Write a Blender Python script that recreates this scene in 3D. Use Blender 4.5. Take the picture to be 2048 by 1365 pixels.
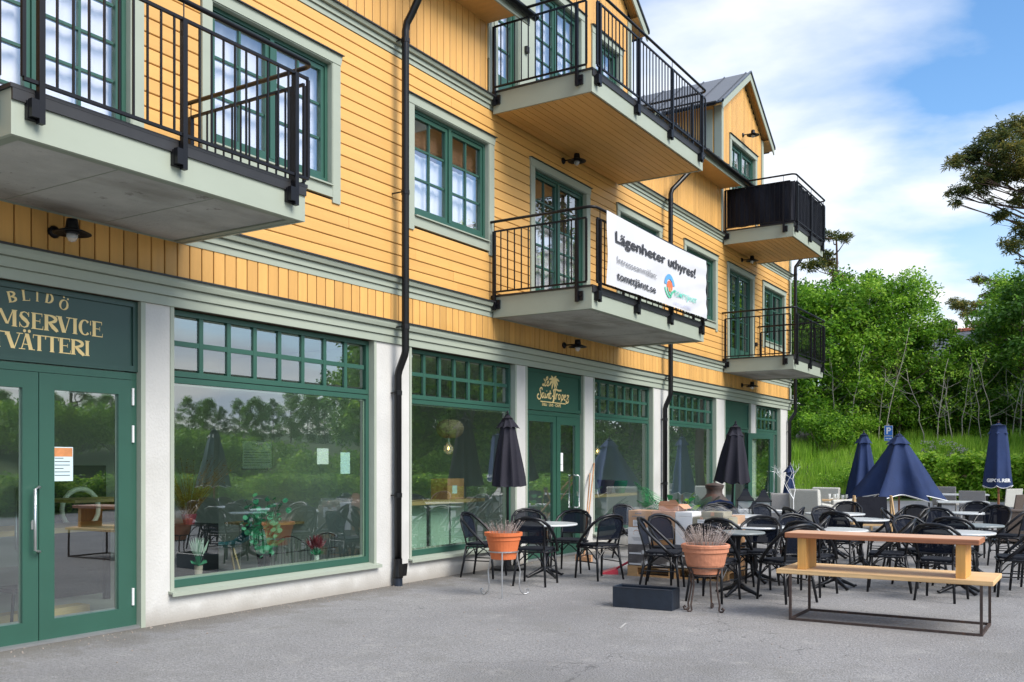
import bpy, bmesh, math, random
from mathutils import Vector, Matrix
R_ = math.radians
random.seed(7)
for o in list(bpy.data.objects): bpy.data.objects.remove(o)
S = bpy.context.scene
C = S.collection
PI = math.pi

# ---------------------------------------------------------------- camera
YAW = math.atan(1194 / 1900)          # facade direction lies this far right of the view axis
CX, CZ = 7.73, 1.55
cam = bpy.data.cameras.new('camera'); camo = bpy.data.objects.new('camera', cam); C.objects.link(camo)
camo.location = (CX, 0, CZ); camo.rotation_euler = (PI / 2, 0, YAW)
cam.sensor_width = 36; cam.lens = 36 * 1900 / 2048; cam.shift_y = 245.5 / 2048; cam.clip_end = 3000; cam.clip_start = .05
S.camera = camo
S.view_settings.view_transform = 'Standard'; S.view_settings.look = 'None'
S.view_settings.exposure = 1.47; S.view_settings.gamma = 1; S.view_settings.use_curve_mapping = False
try:
    S.cycles.transparent_max_bounces = 24; S.cycles.max_bounces = 8
except Exception: pass

# ---------------------------------------------------------------- sky and sun
SUN_EL, SUN_AZ = R_(40), R_(97)      # azimuth clockwise from +Y
w = bpy.data.worlds.new('World'); S.world = w; w.use_nodes = True
nt = w.node_tree; nt.nodes.clear(); N = nt.nodes.new; L = nt.links.new
out = N('ShaderNodeOutputWorld'); sky = N('ShaderNodeTexSky'); sky.sky_type = 'NISHITA'; sky.sun_disc = False
sky.sun_elevation = SUN_EL; sky.sun_rotation = SUN_AZ; sky.air_density = 1.0; sky.dust_density = .6; sky.ozone_density = 1.6
bg1 = N('ShaderNodeBackground'); bg1.inputs[1].default_value = .088; hs = N('ShaderNodeHueSaturation'); hs.inputs['Saturation'].default_value = 1.22; L(sky.outputs[0], hs.inputs['Color']); L(hs.outputs[0], bg1.inputs[0])
bg2 = N('ShaderNodeBackground'); bg2.inputs[1].default_value = .46
tc = N('ShaderNodeTexCoord'); sep = N('ShaderNodeSeparateXYZ'); L(tc.outputs['Generated'], sep.inputs[0])
def M2(op, a, b=None, c=None):
    n = N('ShaderNodeMath'); n.operation = op
    for i, v in enumerate((a, b, c)):
        if v is None: continue
        if isinstance(v, (int, float)): n.inputs[i].default_value = v
        else: L(v, n.inputs[i])
    return n.outputs[0]
zz = M2('ADD', M2('MAXIMUM', sep.outputs[2], 0.0), .16)
comb = N('ShaderNodeCombineXYZ'); L(M2('DIVIDE', sep.outputs[0], zz), comb.inputs[0]); L(M2('DIVIDE', sep.outputs[1], zz), comb.inputs[1]); comb.inputs[2].default_value = 29.2
nz = N('ShaderNodeTexNoise'); nz.inputs['Scale'].default_value = .9; nz.inputs['Detail'].default_value = 9; nz.inputs['Roughness'].default_value = .52; nz.inputs['Distortion'].default_value = .25
L(comb.outputs[0], nz.inputs['Vector'])
ramp = N('ShaderNodeValToRGB'); ramp.color_ramp.elements[0].position = .425; ramp.color_ramp.elements[1].position = .575
L(nz.outputs[0], ramp.inputs[0])
nz2 = N('ShaderNodeTexNoise'); nz2.inputs['Scale'].default_value = 1.5; nz2.inputs['Detail'].default_value = 6; L(comb.outputs[0], nz2.inputs['Vector'])
cr2 = N('ShaderNodeValToRGB'); cr2.color_ramp.elements[0].color = (.66, .75, .90, 1); cr2.color_ramp.elements[1].color = (1, 1, 1, 1)
cr2.color_ramp.elements[0].position = .38; cr2.color_ramp.elements[1].position = .60; L(nz2.outputs[0], cr2.inputs[0]); L(cr2.outputs[0], bg2.inputs[0])
# thin veil of haze towards the horizon
hz = M2('MULTIPLY', M2('SUBTRACT', 1.0, M2('MINIMUM', M2('MULTIPLY', M2('MAXIMUM', sep.outputs[2], 0.0), 3.6), 1.0)), .8)
mask = M2('MAXIMUM', M2('MULTIPLY', ramp.outputs[0], .96), hz)
mx = N('ShaderNodeMixShader'); L(mask, mx.inputs[0]); L(bg1.outputs[0], mx.inputs[1]); L(bg2.outputs[0], mx.inputs[2]); L(mx.outputs[0], out.inputs[0])
sl = bpy.data.lights.new('sun', 'SUN'); sl.energy = 1.7; sl.angle = R_(34); sl.color = (1, .95, .88)
so = bpy.data.objects.new('sun', sl); C.objects.link(so)
sd = Vector((math.sin(SUN_AZ) * math.cos(SUN_EL), math.cos(SUN_AZ) * math.cos(SUN_EL), math.sin(SUN_EL)))
so.rotation_euler = sd.to_track_quat('Z', 'Y').to_euler(); so.location = (30, -10, 40)

# ---------------------------------------------------------------- placing helpers (metres from photograph measurements)
FX, FY = -math.sin(YAW), math.cos(YAW); RX, RY = FY, -FX
def at(px, t, py=None):
    u = (px - 1024) / 1900
    x, y = CX + t * (FX + u * RX), t * (FY + u * RY)
    return (x, y) if py is None else (x, y, CZ + (928 - py) * t / 1900)
def mirrored(px, t):
    x, y = at(px, t); return -x, y

# ---------------------------------------------------------------- materials
MT = {}
def mat(name, col, rough=.6, var=.12, scale=6, bump=0, metal=0, stretch=(1, 1, 1), bscale=None, spec=.5, extra=None, coord='Object'):
    m = bpy.data.materials.new(name); m.use_nodes = True; n = m.node_tree; p = n.nodes['Principled BSDF']
    p.inputs['Roughness'].default_value = rough; p.inputs['Metallic'].default_value = metal
    p.inputs['Specular IOR Level'].default_value = spec
    t = n.nodes.new('ShaderNodeTexCoord'); mp = n.nodes.new('ShaderNodeMapping'); mp.inputs['Scale'].default_value = stretch
    n.links.new(t.outputs[coord], mp.inputs[0])
    no = n.nodes.new('ShaderNodeTexNoise'); no.inputs['Scale'].default_value = scale; no.inputs['Detail'].default_value = 6; no.inputs['Roughness'].default_value = .6
    n.links.new(mp.outputs[0], no.inputs['Vector'])
    r = n.nodes.new('ShaderNodeValToRGB'); r.color_ramp.elements[0].position = .25; r.color_ramp.elements[1].position = .75
    r.color_ramp.elements[0].color = tuple(c * (1 - var) for c in col) + (1,); r.color_ramp.elements[1].color = tuple(min(1, c * (1 + var)) for c in col) + (1,)
    n.links.new(no.outputs[0], r.inputs[0]); last = r.outputs[0]
    if extra:   # (colour, noise scale, threshold, strength, stretch)
        ec, es, et, ek, est = extra
        mp2 = n.nodes.new('ShaderNodeMapping'); mp2.inputs['Scale'].default_value = est; n.links.new(t.outputs[coord], mp2.inputs[0])
        n2 = n.nodes.new('ShaderNodeTexNoise'); n2.inputs['Scale'].default_value = es; n2.inputs['Detail'].default_value = 5; n.links.new(mp2.outputs[0], n2.inputs['Vector'])
        r2 = n.nodes.new('ShaderNodeValToRGB'); r2.color_ramp.elements[0].position = et; r2.color_ramp.elements[1].position = min(1, et + .16)
        r2.color_ramp.elements[1].color = (ek, ek, ek, 1); n.links.new(n2.outputs[0], r2.inputs[0])
        mi = n.nodes.new('ShaderNodeMix'); mi.data_type = 'RGBA'; n.links.new(r2.outputs[0], mi.inputs['Factor']); n.links.new(last, mi.inputs['A']); mi.inputs['B'].default_value = ec + (1,)
        last = mi.outputs['Result']
    n.links.new(last, p.inputs['Base Color'])
    if bump:
        b = n.nodes.new('ShaderNodeBump'); b.inputs['Strength'].default_value = bump; b.inputs['Distance'].default_value = .02
        n3 = n.nodes.new('ShaderNodeTexNoise'); n3.inputs['Scale'].default_value = bscale or scale * 4; n3.inputs['Detail'].default_value = 4
        n.links.new(mp.outputs[0], n3.inputs['Vector']); n.links.new(n3.outputs[0], b.inputs['Height']); n.links.new(b.outputs[0], p.inputs['Normal'])
    MT[name] = m
    return m
def glassmat(name, tint, base, power, thr=1.0):
    m = bpy.data.materials.new(name); m.use_nodes = True; n = m.node_tree; n.nodes.clear(); N = n.nodes.new
    o = N('ShaderNodeOutputMaterial'); mixs = N('ShaderNodeMixShader'); tr = N('ShaderNodeBsdfTransparent'); gl = N('ShaderNodeBsdfGlossy')
    tr.inputs[0].default_value = tint + (1,); gl.inputs['Roughness'].default_value = .004; gl.inputs[0].default_value = (.93, .97, 1, 1)
    lw = N('ShaderNodeLayerWeight'); lw.inputs[0].default_value = .5
    mm = N('ShaderNodeMath'); mm.operation = 'POWER'; n.links.new(lw.outputs['Facing'], mm.inputs[0]); mm.inputs[1].default_value = power
    ma = N('ShaderNodeMath'); ma.operation = 'MULTIPLY_ADD'; n.links.new(mm.outputs[0], ma.inputs[0]); ma.inputs[1].default_value = 1 - base; ma.inputs[2].default_value = base
    # gentle waviness of float glass
    no = N('ShaderNodeTexNoise'); no.inputs['Scale'].default_value = 1.3; tcc = N('ShaderNodeTexCoord'); n.links.new(tcc.outputs['Object'], no.inputs['Vector'])
    bu = N('ShaderNodeBump'); bu.inputs['Strength'].default_value = .025; bu.inputs['Distance'].default_value = .02; n.links.new(no.outputs[0], bu.inputs['Height']); n.links.new(bu.outputs[0], gl.inputs['Normal'])
    n.links.new(ma.outputs[0], mixs.inputs[0]); n.links.new(tr.outputs[0], mixs.inputs[1]); n.links.new(gl.outputs[0], mixs.inputs[2]); n.links.new(mixs.outputs[0], o.inputs[0])
    MT[name] = m
def leafmat(name, c1, c2, c3, transl=.35):
    m = bpy.data.materials.new(name); m.use_nodes = True; n = m.node_tree; n.nodes.clear(); N = n.nodes.new
    o = N('ShaderNodeOutputMaterial'); mixs = N('ShaderNodeMixShader'); di = N('ShaderNodeBsdfPrincipled'); tl = N('ShaderNodeBsdfTranslucent')
    di.inputs['Roughness'].default_value = .5; di.inputs['Specular IOR Level'].default_value = .35
    t = N('ShaderNodeTexCoord'); no = N('ShaderNodeTexNoise'); no.inputs['Scale'].default_value = .9; no.inputs['Detail'].default_value = 3
    n.links.new(t.outputs['Object'], no.inputs['Vector']); ge = N('ShaderNodeNewGeometry')
    ad = N('ShaderNodeMath'); ad.operation = 'MULTIPLY_ADD'; n.links.new(ge.outputs['Random Per Island'], ad.inputs[0]); ad.inputs[1].default_value = .55; n.links.new(no.outputs[0], ad.inputs[2])
    su = N('ShaderNodeMath'); su.operation = 'SUBTRACT'; n.links.new(ad.outputs[0], su.inputs[0]); su.inputs[1].default_value = .27
    r = N('ShaderNodeValToRGB'); e = r.color_ramp.elements; e[0].position = .2; e[0].color = c1 + (1,); e[1].position = .8; e[1].color = c3 + (1,); x = e.new(.5); x.color = c2 + (1,)
    n.links.new(su.outputs[0], r.inputs[0]); n.links.new(r.outputs[0], di.inputs['Base Color']); n.links.new(r.outputs[0], tl.inputs[0])
    mixs.inputs[0].default_value = transl; n.links.new(di.outputs[0], mixs.inputs[1]); n.links.new(tl.outputs[0], mixs.inputs[2]); n.links.new(mixs.outputs[0], o.inputs[0])
    MT[name] = m
def emat(name, col, k):
    m = bpy.data.materials.new(name); m.use_nodes = True; p = m.node_tree.nodes['Principled BSDF']
    p.inputs['Base Color'].default_value = col + (1,); p.inputs['Emission Color'].default_value = col + (1,); p.inputs['Emission Strength'].default_value = k; MT[name] = m
def seethrough(name, col, opacity, rough=.8):
    m = bpy.data.materials.new(name); m.use_nodes = True; n = m.node_tree; p = n.nodes['Principled BSDF']; o = n.nodes['Material Output']
    p.inputs['Base Color'].default_value = col + (1,); p.inputs['Roughness'].default_value = rough; p.inputs['Specular IOR Level'].default_value = .12 if rough > .5 else .5
    tr = n.nodes.new('ShaderNodeBsdfTransparent'); mi = n.nodes.new('ShaderNodeMixShader'); mi.inputs[0].default_value = opacity
    n.links.new(tr.outputs[0], mi.inputs[1]); n.links.new(p.outputs[0], mi.inputs[2]); n.links.new(mi.outputs[0], o.inputs[0]); MT[name] = m

mat('yellow', (.66, .365, .105), .55, .07, 2.2, .12, stretch=(1, .35, 5), bscale=30, extra=((.50, .25, .045), 1.3, .58, .35, (1, 1, .4)))
mat('yellow_upright', (.65, .355, .10), .55, .09, 2.6, .12, stretch=(1, 5, .4), bscale=30, extra=((.50, .25, .045), 1.3, .58, .35, (1, .6, 1)))
mat('backing', (.055, .03, .012), .9, .2, 8)
mat('trim', (.325, .36, .29), .5, .05, 3, .05, stretch=(1, .4, 1))
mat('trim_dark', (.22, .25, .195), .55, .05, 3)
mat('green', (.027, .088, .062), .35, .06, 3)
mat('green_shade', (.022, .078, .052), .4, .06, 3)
mat('sign_green', (.024, .062, .050), .35, .08, 2)
mat('plaster', (.53, .52, .49), .85, .10, 1.4, .25, bscale=40, extra=((.40, .39, .35), 1.1, .56, .55, (1, 1, .7)))
mat('concrete', (.37, .37, .34), .85, .22, 1.6, .3, bscale=25, extra=((.20, .195, .165), 1.9, .50, .75, (1, .35, 1)))
mat('black_metal', (.005, .005, .007), .42, .3, 8, spec=.3)
mat('flashing', (.02, .02, .022), .5, .2, 5)
mat('roof_metal', (.115, .125, .145), .35, .1, 2, metal=.3)
mat('pipe', (.006, .006, .007), .3, .2, 4, spec=.35)
mat('steel', (.62, .63, .62), .28, .05, 5, metal=.9)
mat('zinc', (.42, .42, .42), .4, .1, 5, metal=.8)
mat('asphalt', (.262, .256, .254), .93, .38, 32, .9, bscale=60, extra=((.155, .152, .155), .45, .47, .55, (1, .6, 1)))
def speckle(name, col, scale, thr, soft, k):
    m = MT[name]; n = m.node_tree; p = n.nodes['Principled BSDF']; prev = p.inputs['Base Color'].links[0].from_socket
    t = n.nodes.new('ShaderNodeTexCoord'); v = n.nodes.new('ShaderNodeTexNoise'); v.inputs['Scale'].default_value = scale; v.inputs['Detail'].default_value = 8; v.inputs['Roughness'].default_value = .75; n.links.new(t.outputs['Object'], v.inputs['Vector'])
    r = n.nodes.new('ShaderNodeValToRGB'); r.color_ramp.elements[0].position = thr; r.color_ramp.elements[1].position = thr + soft; r.color_ramp.elements[1].color = (k, k, k, 1); n.links.new(v.outputs[0], r.inputs[0])
    mi = n.nodes.new('ShaderNodeMix'); mi.data_type = 'RGBA'; n.links.new(r.outputs[0], mi.inputs['Factor']); n.links.new(prev, mi.inputs['A']); mi.inputs['B'].default_value = col + (1,); n.links.new(mi.outputs['Result'], p.inputs['Base Color'])
speckle('asphalt', (.38, .375, .37), 46, .57, .12, .55); speckle('asphalt', (.20, .195, .185), .8, .50, .16, .75); speckle('asphalt', (.35, .34, .325), 2.3, .55, .12, .6); speckle('asphalt', (.12, .12, .12), 9, .62, .1, .4)
mat('floor_inside', (.42, .42, .40), .5, .1, 3)
mat('wall_inside', (.70, .74, .70), .9, .08, 1)
mat('dark_inside', (.04, .04, .045), .8, .2, 2)
mat('curtain', (.86, .84, .88), .9, .05, 3)
mat('inner_panel', (.17, .095, .05), .8, .2, 2, stretch=(1, 6, .3))
mat('gold', (.80, .60, .26), .45, .04, 5)
mat('frame_black', (.006, .0065, .009), .35, .3, 9, spec=.4)
mat('seat_black', (.012, .014, .020), .75, .2, 12, .3, spec=.25)
seethrough('mesh_fabric', (.006, .009, .018), .93)
mat('marble', (.62, .64, .64), .25, .08, 6, extra=((.36, .38, .39), 4, .55, .35, (1, 1, 1)))
mat('stone_top', (.23, .26, .26), .35, .1, 8)
mat('black_canvas', (.014, .013, .022), .9, .15, 6, .2)
mat('navy', (.009, .026, .092), .85, .2, 3, .25)
mat('navy_dark', (.008, .012, .035), .9, .2, 5)
mat('white_trim', (.75, .75, .73), .7, .05, 5)
mat('terracotta_new', (.60, .15, .045), .75, .1, 6, .2)
mat('terracotta_old', (.50, .20, .11), .85, .2, 5, .35, extra=((.60, .40, .30), 5, .56, .6, (1, 1, 1.4)))
mat('iron', (.12, .105, .09), .6, .3, 14, metal=.35)
mat('rust_iron', (.055, .035, .028), .75, .4, 14, extra=((.20, .08, .035), 9, .6, .6, (1, 1, 1)))
mat('soil', (.05, .035, .025), 1, .3, 20, .6)
leafmat('lavender_dry', (.38, .30, .25), (.60, .51, .45), (.74, .64, .62), .3)
leafmat('leaf_mid', (.035, .11, .008), (.13, .30, .022), (.32, .52, .05), .5)
leafmat('leaf_light', (.08, .21, .014), (.22, .43, .04), (.44, .62, .08), .45)
leafmat('hedge_leaf', (.12, .27, .02), (.32, .56, .05), (.58, .76, .10), .5)
leafmat('leaf_far', (.035, .10, .015), (.08, .19, .025), (.14, .27, .04), .4)
leafmat('needle', (.03, .055, .018), (.10, .13, .03), (.28, .23, .05), .35)
leafmat('grass', (.13, .28, .02), (.26, .47, .04), (.42, .60, .08), .45)
leafmat('palm_leaf', (.015, .10, .035), (.03, .22, .07), (.06, .38, .12), .25)
leafmat('palm_dark', (.01, .04, .025), (.02, .075, .045), (.03, .10, .06), .2)
leafmat('eucalyptus', (.05, .26, .14), (.09, .42, .24), (.20, .60, .38), .3)
leafmat('straw', (.22, .13, .03), (.34, .20, .05), (.45, .30, .08), .3)
leafmat('petal_white', (.55, .66, .58), (.70, .80, .72), (.8, .85, .8), .3)
leafmat('petal_red', (.25, .03, .05), (.38, .06, .09), (.5, .12, .14), .3)
leafmat('lilac', (.30, .25, .33), (.42, .36, .45), (.5, .46, .52), .3)
mat('bark', (.13, .10, .075), .9, .3, 8, .5, stretch=(1, 1, .3))
mat('pale_bark', (.33, .30, .25), .9, .3, 8, .3, stretch=(1, 1, .3))
mat('pine_bark', (.10, .06, .045), .9, .3, 8, .5)
mat('wood_bench', (.68, .44, .21), .55, .30, 3.5, .15, stretch=(.5, 9, 9), bscale=12, extra=((.34, .17, .06), 2.2, .60, .5, (.3, 3, 3)))
mat('wood_red', (.36, .14, .065), .5, .45, 3.5, .15, stretch=(.5, 9, 9), bscale=12)
mat('wood_top', (.62, .36, .22), .45, .15, 3.5, .1, stretch=(.5, 9, 9), bscale=12)
mat('wood_post', (.60, .31, .08), .5, .25, 3, .15, stretch=(8, 8, .6), bscale=12)
mat('wood_pallet', (.50, .30, .14), .8, .2, 5, .2, stretch=(.6, 6, 6))
mat('wood_handle', (.46, .25, .13), .6, .2, 5)
mat('wood_counter', (.46, .32, .15), .5, .2, 4, stretch=(5, .5, 5))
mat('wood_fence', (.50, .33, .16), .8, .2, 5)
mat('cardboard', (.43, .235, .11), .85, .08, 4, .05)
mat('cardboard_dull', (.25, .22, .14), .85, .08, 4)
mat('cardboard_pink', (.52, .27, .16), .85, .08, 4)
mat('paper', (.72, .72, .72), .8, .04, 4)
mat('paper_blue', (.55, .68, .70), .8, .04, 4)
mat('ink', (.03, .03, .035), .7, .1, 4)
mat('ink_grey', (.16, .16, .17), .7, .1, 4)
mat('orange_print', (.55, .22, .08), .7, .3, 9)
mat('box_print', (.12, .11, .11), .7, .6, 5, extra=((.55, .53, .5), 7, .56, 1, (1, 1, 1)))
mat('planter_blue', (.012, .019, .032), .38, .3, 6, .1)
mat('clay_dark', (.055, .038, .032), .7, .3, 5, .3, extra=((.18, .06, .03), 2.5, .55, .6, (1, 1, 2)))
mat('wicker_white', (.60, .59, .53), .8, .12, 3, .9, stretch=(14, 14, 60), bscale=3)
mat('wicker_grey', (.30, .29, .28), .85, .12, 3, .9, stretch=(14, 14, 60), bscale=3)
mat('wicker_brown', (.10, .075, .06), .85, .15, 3, .9, stretch=(14, 14, 60), bscale=3)
mat('banner', (.58, .58, .60), .6, .03, 3, .08, bscale=6)
mat('logo_blue', (.10, .32, .62), .6); mat('logo_red', (.75, .16, .06), .6); mat('logo_green', (.10, .48, .30), .6); mat('logo_teal', (.13, .55, .43), .6); mat('logo_pale', (.48, .50, .68), .6)
mat('screen_fabric', (.005, .006, .012), .8, .2, 3, .8, bscale=5, spec=.3)
mat('sign_blue', (.01, .14, .48), .35, .03); mat('rock', (.32, .27, .23), .9, .25, 3, .8, bscale=9)
mat('roof_tile', (.42, .13, .07), .8, .25, 4); mat('house_wall', (.55, .52, .47), .8, .1, 2); mat('house_red', (.26, .05, .03), .8, .1, 2)
mat('plastic_red', (.6, .05, .08), .4); mat('plastic_black', (.01, .01, .012), .4)
mat('shell_blue', (.06, .20, .25), .45, .1, 4); mat('cabinet_black', (.006, .006, .008), .4); mat('panel_mint', (.42, .56, .46), .5, .05, 2)
mat('ceramic_pink', (.55, .42, .36), .5); mat('ceramic_white', (.7, .72, .68), .4); mat('paper_lantern', (.52, .42, .28), .9, .1, 8)
seethrough('film', (.80, .84, .88), .09, .12); seethrough('lamp_glass', (.75, .78, .78), .35, .05); seethrough('print_clear', (.20, .26, .22), .28)
glassmat('glass', (.80, .92, .85), .27, 2.2)
glassmat('glass_upper', (.95, .96, .97), .22, 2.2)
emat('bulb', (1.0, .55, .18), 6.0)

speckle('concrete', (.14, .13, .11), 5.5, .60, .08, .75); speckle('concrete', (.47, .46, .42), 1.1, .52, .2, .6); speckle('plaster', (.45, .44, .40), 3.2, .56, .2, .5); speckle('planter_blue', (.10, .12, .15), 14, .66, .05, .6)
def per_piece(name, lo, hi):        # every board its own slight shade of the same paint
    n = MT[name].node_tree; p = n.nodes['Principled BSDF']; prev = p.inputs['Base Color'].links[0].from_socket
    oi = n.nodes.new('ShaderNodeObjectInfo'); mr = n.nodes.new('ShaderNodeMapRange'); mr.inputs['To Min'].default_value = lo; mr.inputs['To Max'].default_value = hi; n.links.new(oi.outputs['Random'], mr.inputs[0])
    hs_ = n.nodes.new('ShaderNodeHueSaturation'); n.links.new(mr.outputs[0], hs_.inputs['Value']); n.links.new(prev, hs_.inputs['Color']); n.links.new(hs_.outputs[0], p.inputs['Base Color'])
per_piece('yellow', .90, 1.06); per_piece('yellow_upright', .84, 1.08)
def splash(name, col, z_hi, k):     # dirt splashed up from the ground, with a ragged edge
    n = MT[name].node_tree; p = n.nodes['Principled BSDF']; prev = p.inputs['Base Color'].links[0].from_socket; ge = n.nodes.new('ShaderNodeNewGeometry'); sx = n.nodes.new('ShaderNodeSeparateXYZ'); n.links.new(ge.outputs['Position'], sx.inputs[0])
    no = n.nodes.new('ShaderNodeTexNoise'); no.inputs['Scale'].default_value = 3.5; no.inputs['Detail'].default_value = 7; n.links.new(ge.outputs['Position'], no.inputs['Vector'])
    a = n.nodes.new('ShaderNodeMath'); a.operation = 'MULTIPLY'; n.links.new(no.outputs[0], a.inputs[0]); a.inputs[1].default_value = z_hi * 2; b = n.nodes.new('ShaderNodeMapRange'); n.links.new(sx.outputs[2], b.inputs[0]); b.inputs['From Min'].default_value = 0; n.links.new(a.outputs[0], b.inputs['From Max']); b.inputs['To Min'].default_value = k; b.inputs['To Max'].default_value = 0
    mi = n.nodes.new('ShaderNodeMix'); mi.data_type = 'RGBA'; n.links.new(b.outputs[0], mi.inputs['Factor']); n.links.new(prev, mi.inputs['A']); mi.inputs['B'].default_value = col + (1,); n.links.new(mi.outputs['Result'], p.inputs['Base Color'])
splash('plaster', (.26, .23, .19), .20, .75)
def cracks(name, col, scale, width):
    n = MT[name].node_tree; p = n.nodes['Principled BSDF']; prev = p.inputs['Base Color'].links[0].from_socket; t = n.nodes.new('ShaderNodeTexCoord'); no = n.nodes.new('ShaderNodeTexNoise'); no.inputs['Scale'].default_value = 1.6; no.inputs['Detail'].default_value = 6; n.links.new(t.outputs['Object'], no.inputs['Vector'])
    ad = n.nodes.new('ShaderNodeVectorMath'); ad.operation = 'ADD'; n.links.new(t.outputs['Object'], ad.inputs[0]); n.links.new(no.outputs['Color'], ad.inputs[1]); vo = n.nodes.new('ShaderNodeTexVoronoi'); vo.feature = 'DISTANCE_TO_EDGE'; vo.inputs['Scale'].default_value = scale; n.links.new(ad.outputs[0], vo.inputs['Vector'])
    n2 = n.nodes.new('ShaderNodeTexNoise'); n2.inputs['Scale'].default_value = .35; n.links.new(t.outputs['Object'], n2.inputs['Vector']); lt_ = n.nodes.new('ShaderNodeMath'); lt_.operation = 'LESS_THAN'; n.links.new(vo.outputs[0], lt_.inputs[0]); lt_.inputs[1].default_value = width; gt_ = n.nodes.new('ShaderNodeMath'); gt_.operation = 'GREATER_THAN'; n.links.new(n2.outputs[0], gt_.inputs[0]); gt_.inputs[1].default_value = .54
    ml = n.nodes.new('ShaderNodeMath'); ml.operation = 'MULTIPLY'; n.links.new(lt_.outputs[0], ml.inputs[0]); n.links.new(gt_.outputs[0], ml.inputs[1]); m2_ = n.nodes.new('ShaderNodeMath'); m2_.operation = 'MULTIPLY'; n.links.new(ml.outputs[0], m2_.inputs[0]); m2_.inputs[1].default_value = .6
    mi = n.nodes.new('ShaderNodeMix'); mi.data_type = 'RGBA'; n.links.new(m2_.outputs[0], mi.inputs['Factor']); n.links.new(prev, mi.inputs['A']); mi.inputs['B'].default_value = col + (1,); n.links.new(mi.outputs['Result'], p.inputs['Base Color'])
cracks('asphalt', (.08, .08, .08), .42, .0022)
def wall_dirt(name, col, reach, k):   # sand and dirt lying along the foot of the facade
    n = MT[name].node_tree; p = n.nodes['Principled BSDF']; prev = p.inputs['Base Color'].links[0].from_socket; ge = n.nodes.new('ShaderNodeNewGeometry'); sx = n.nodes.new('ShaderNodeSeparateXYZ'); n.links.new(ge.outputs['Position'], sx.inputs[0])
    no = n.nodes.new('ShaderNodeTexNoise'); no.inputs['Scale'].default_value = 2.2; no.inputs['Detail'].default_value = 9; no.inputs['Roughness'].default_value = .7; n.links.new(ge.outputs['Position'], no.inputs['Vector'])
    a = n.nodes.new('ShaderNodeMath'); a.operation = 'POWER'; n.links.new(no.outputs[0], a.inputs[0]); a.inputs[1].default_value = 3; a2 = n.nodes.new('ShaderNodeMath'); a2.operation = 'MULTIPLY'; n.links.new(a.outputs[0], a2.inputs[0]); a2.inputs[1].default_value = reach * 8
    b = n.nodes.new('ShaderNodeMapRange'); n.links.new(sx.outputs[0], b.inputs[0]); b.inputs['From Min'].default_value = 0; n.links.new(a2.outputs[0], b.inputs['From Max']); b.inputs['To Min'].default_value = k; b.inputs['To Max'].default_value = 0
    mi = n.nodes.new('ShaderNodeMix'); mi.data_type = 'RGBA'; n.links.new(b.outputs[0], mi.inputs['Factor']); n.links.new(prev, mi.inputs['A']); mi.inputs['B'].default_value = col + (1,); n.links.new(mi.outputs['Result'], p.inputs['Base Color'])
wall_dirt('asphalt', (.13, .115, .09), .7, .75)

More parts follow.
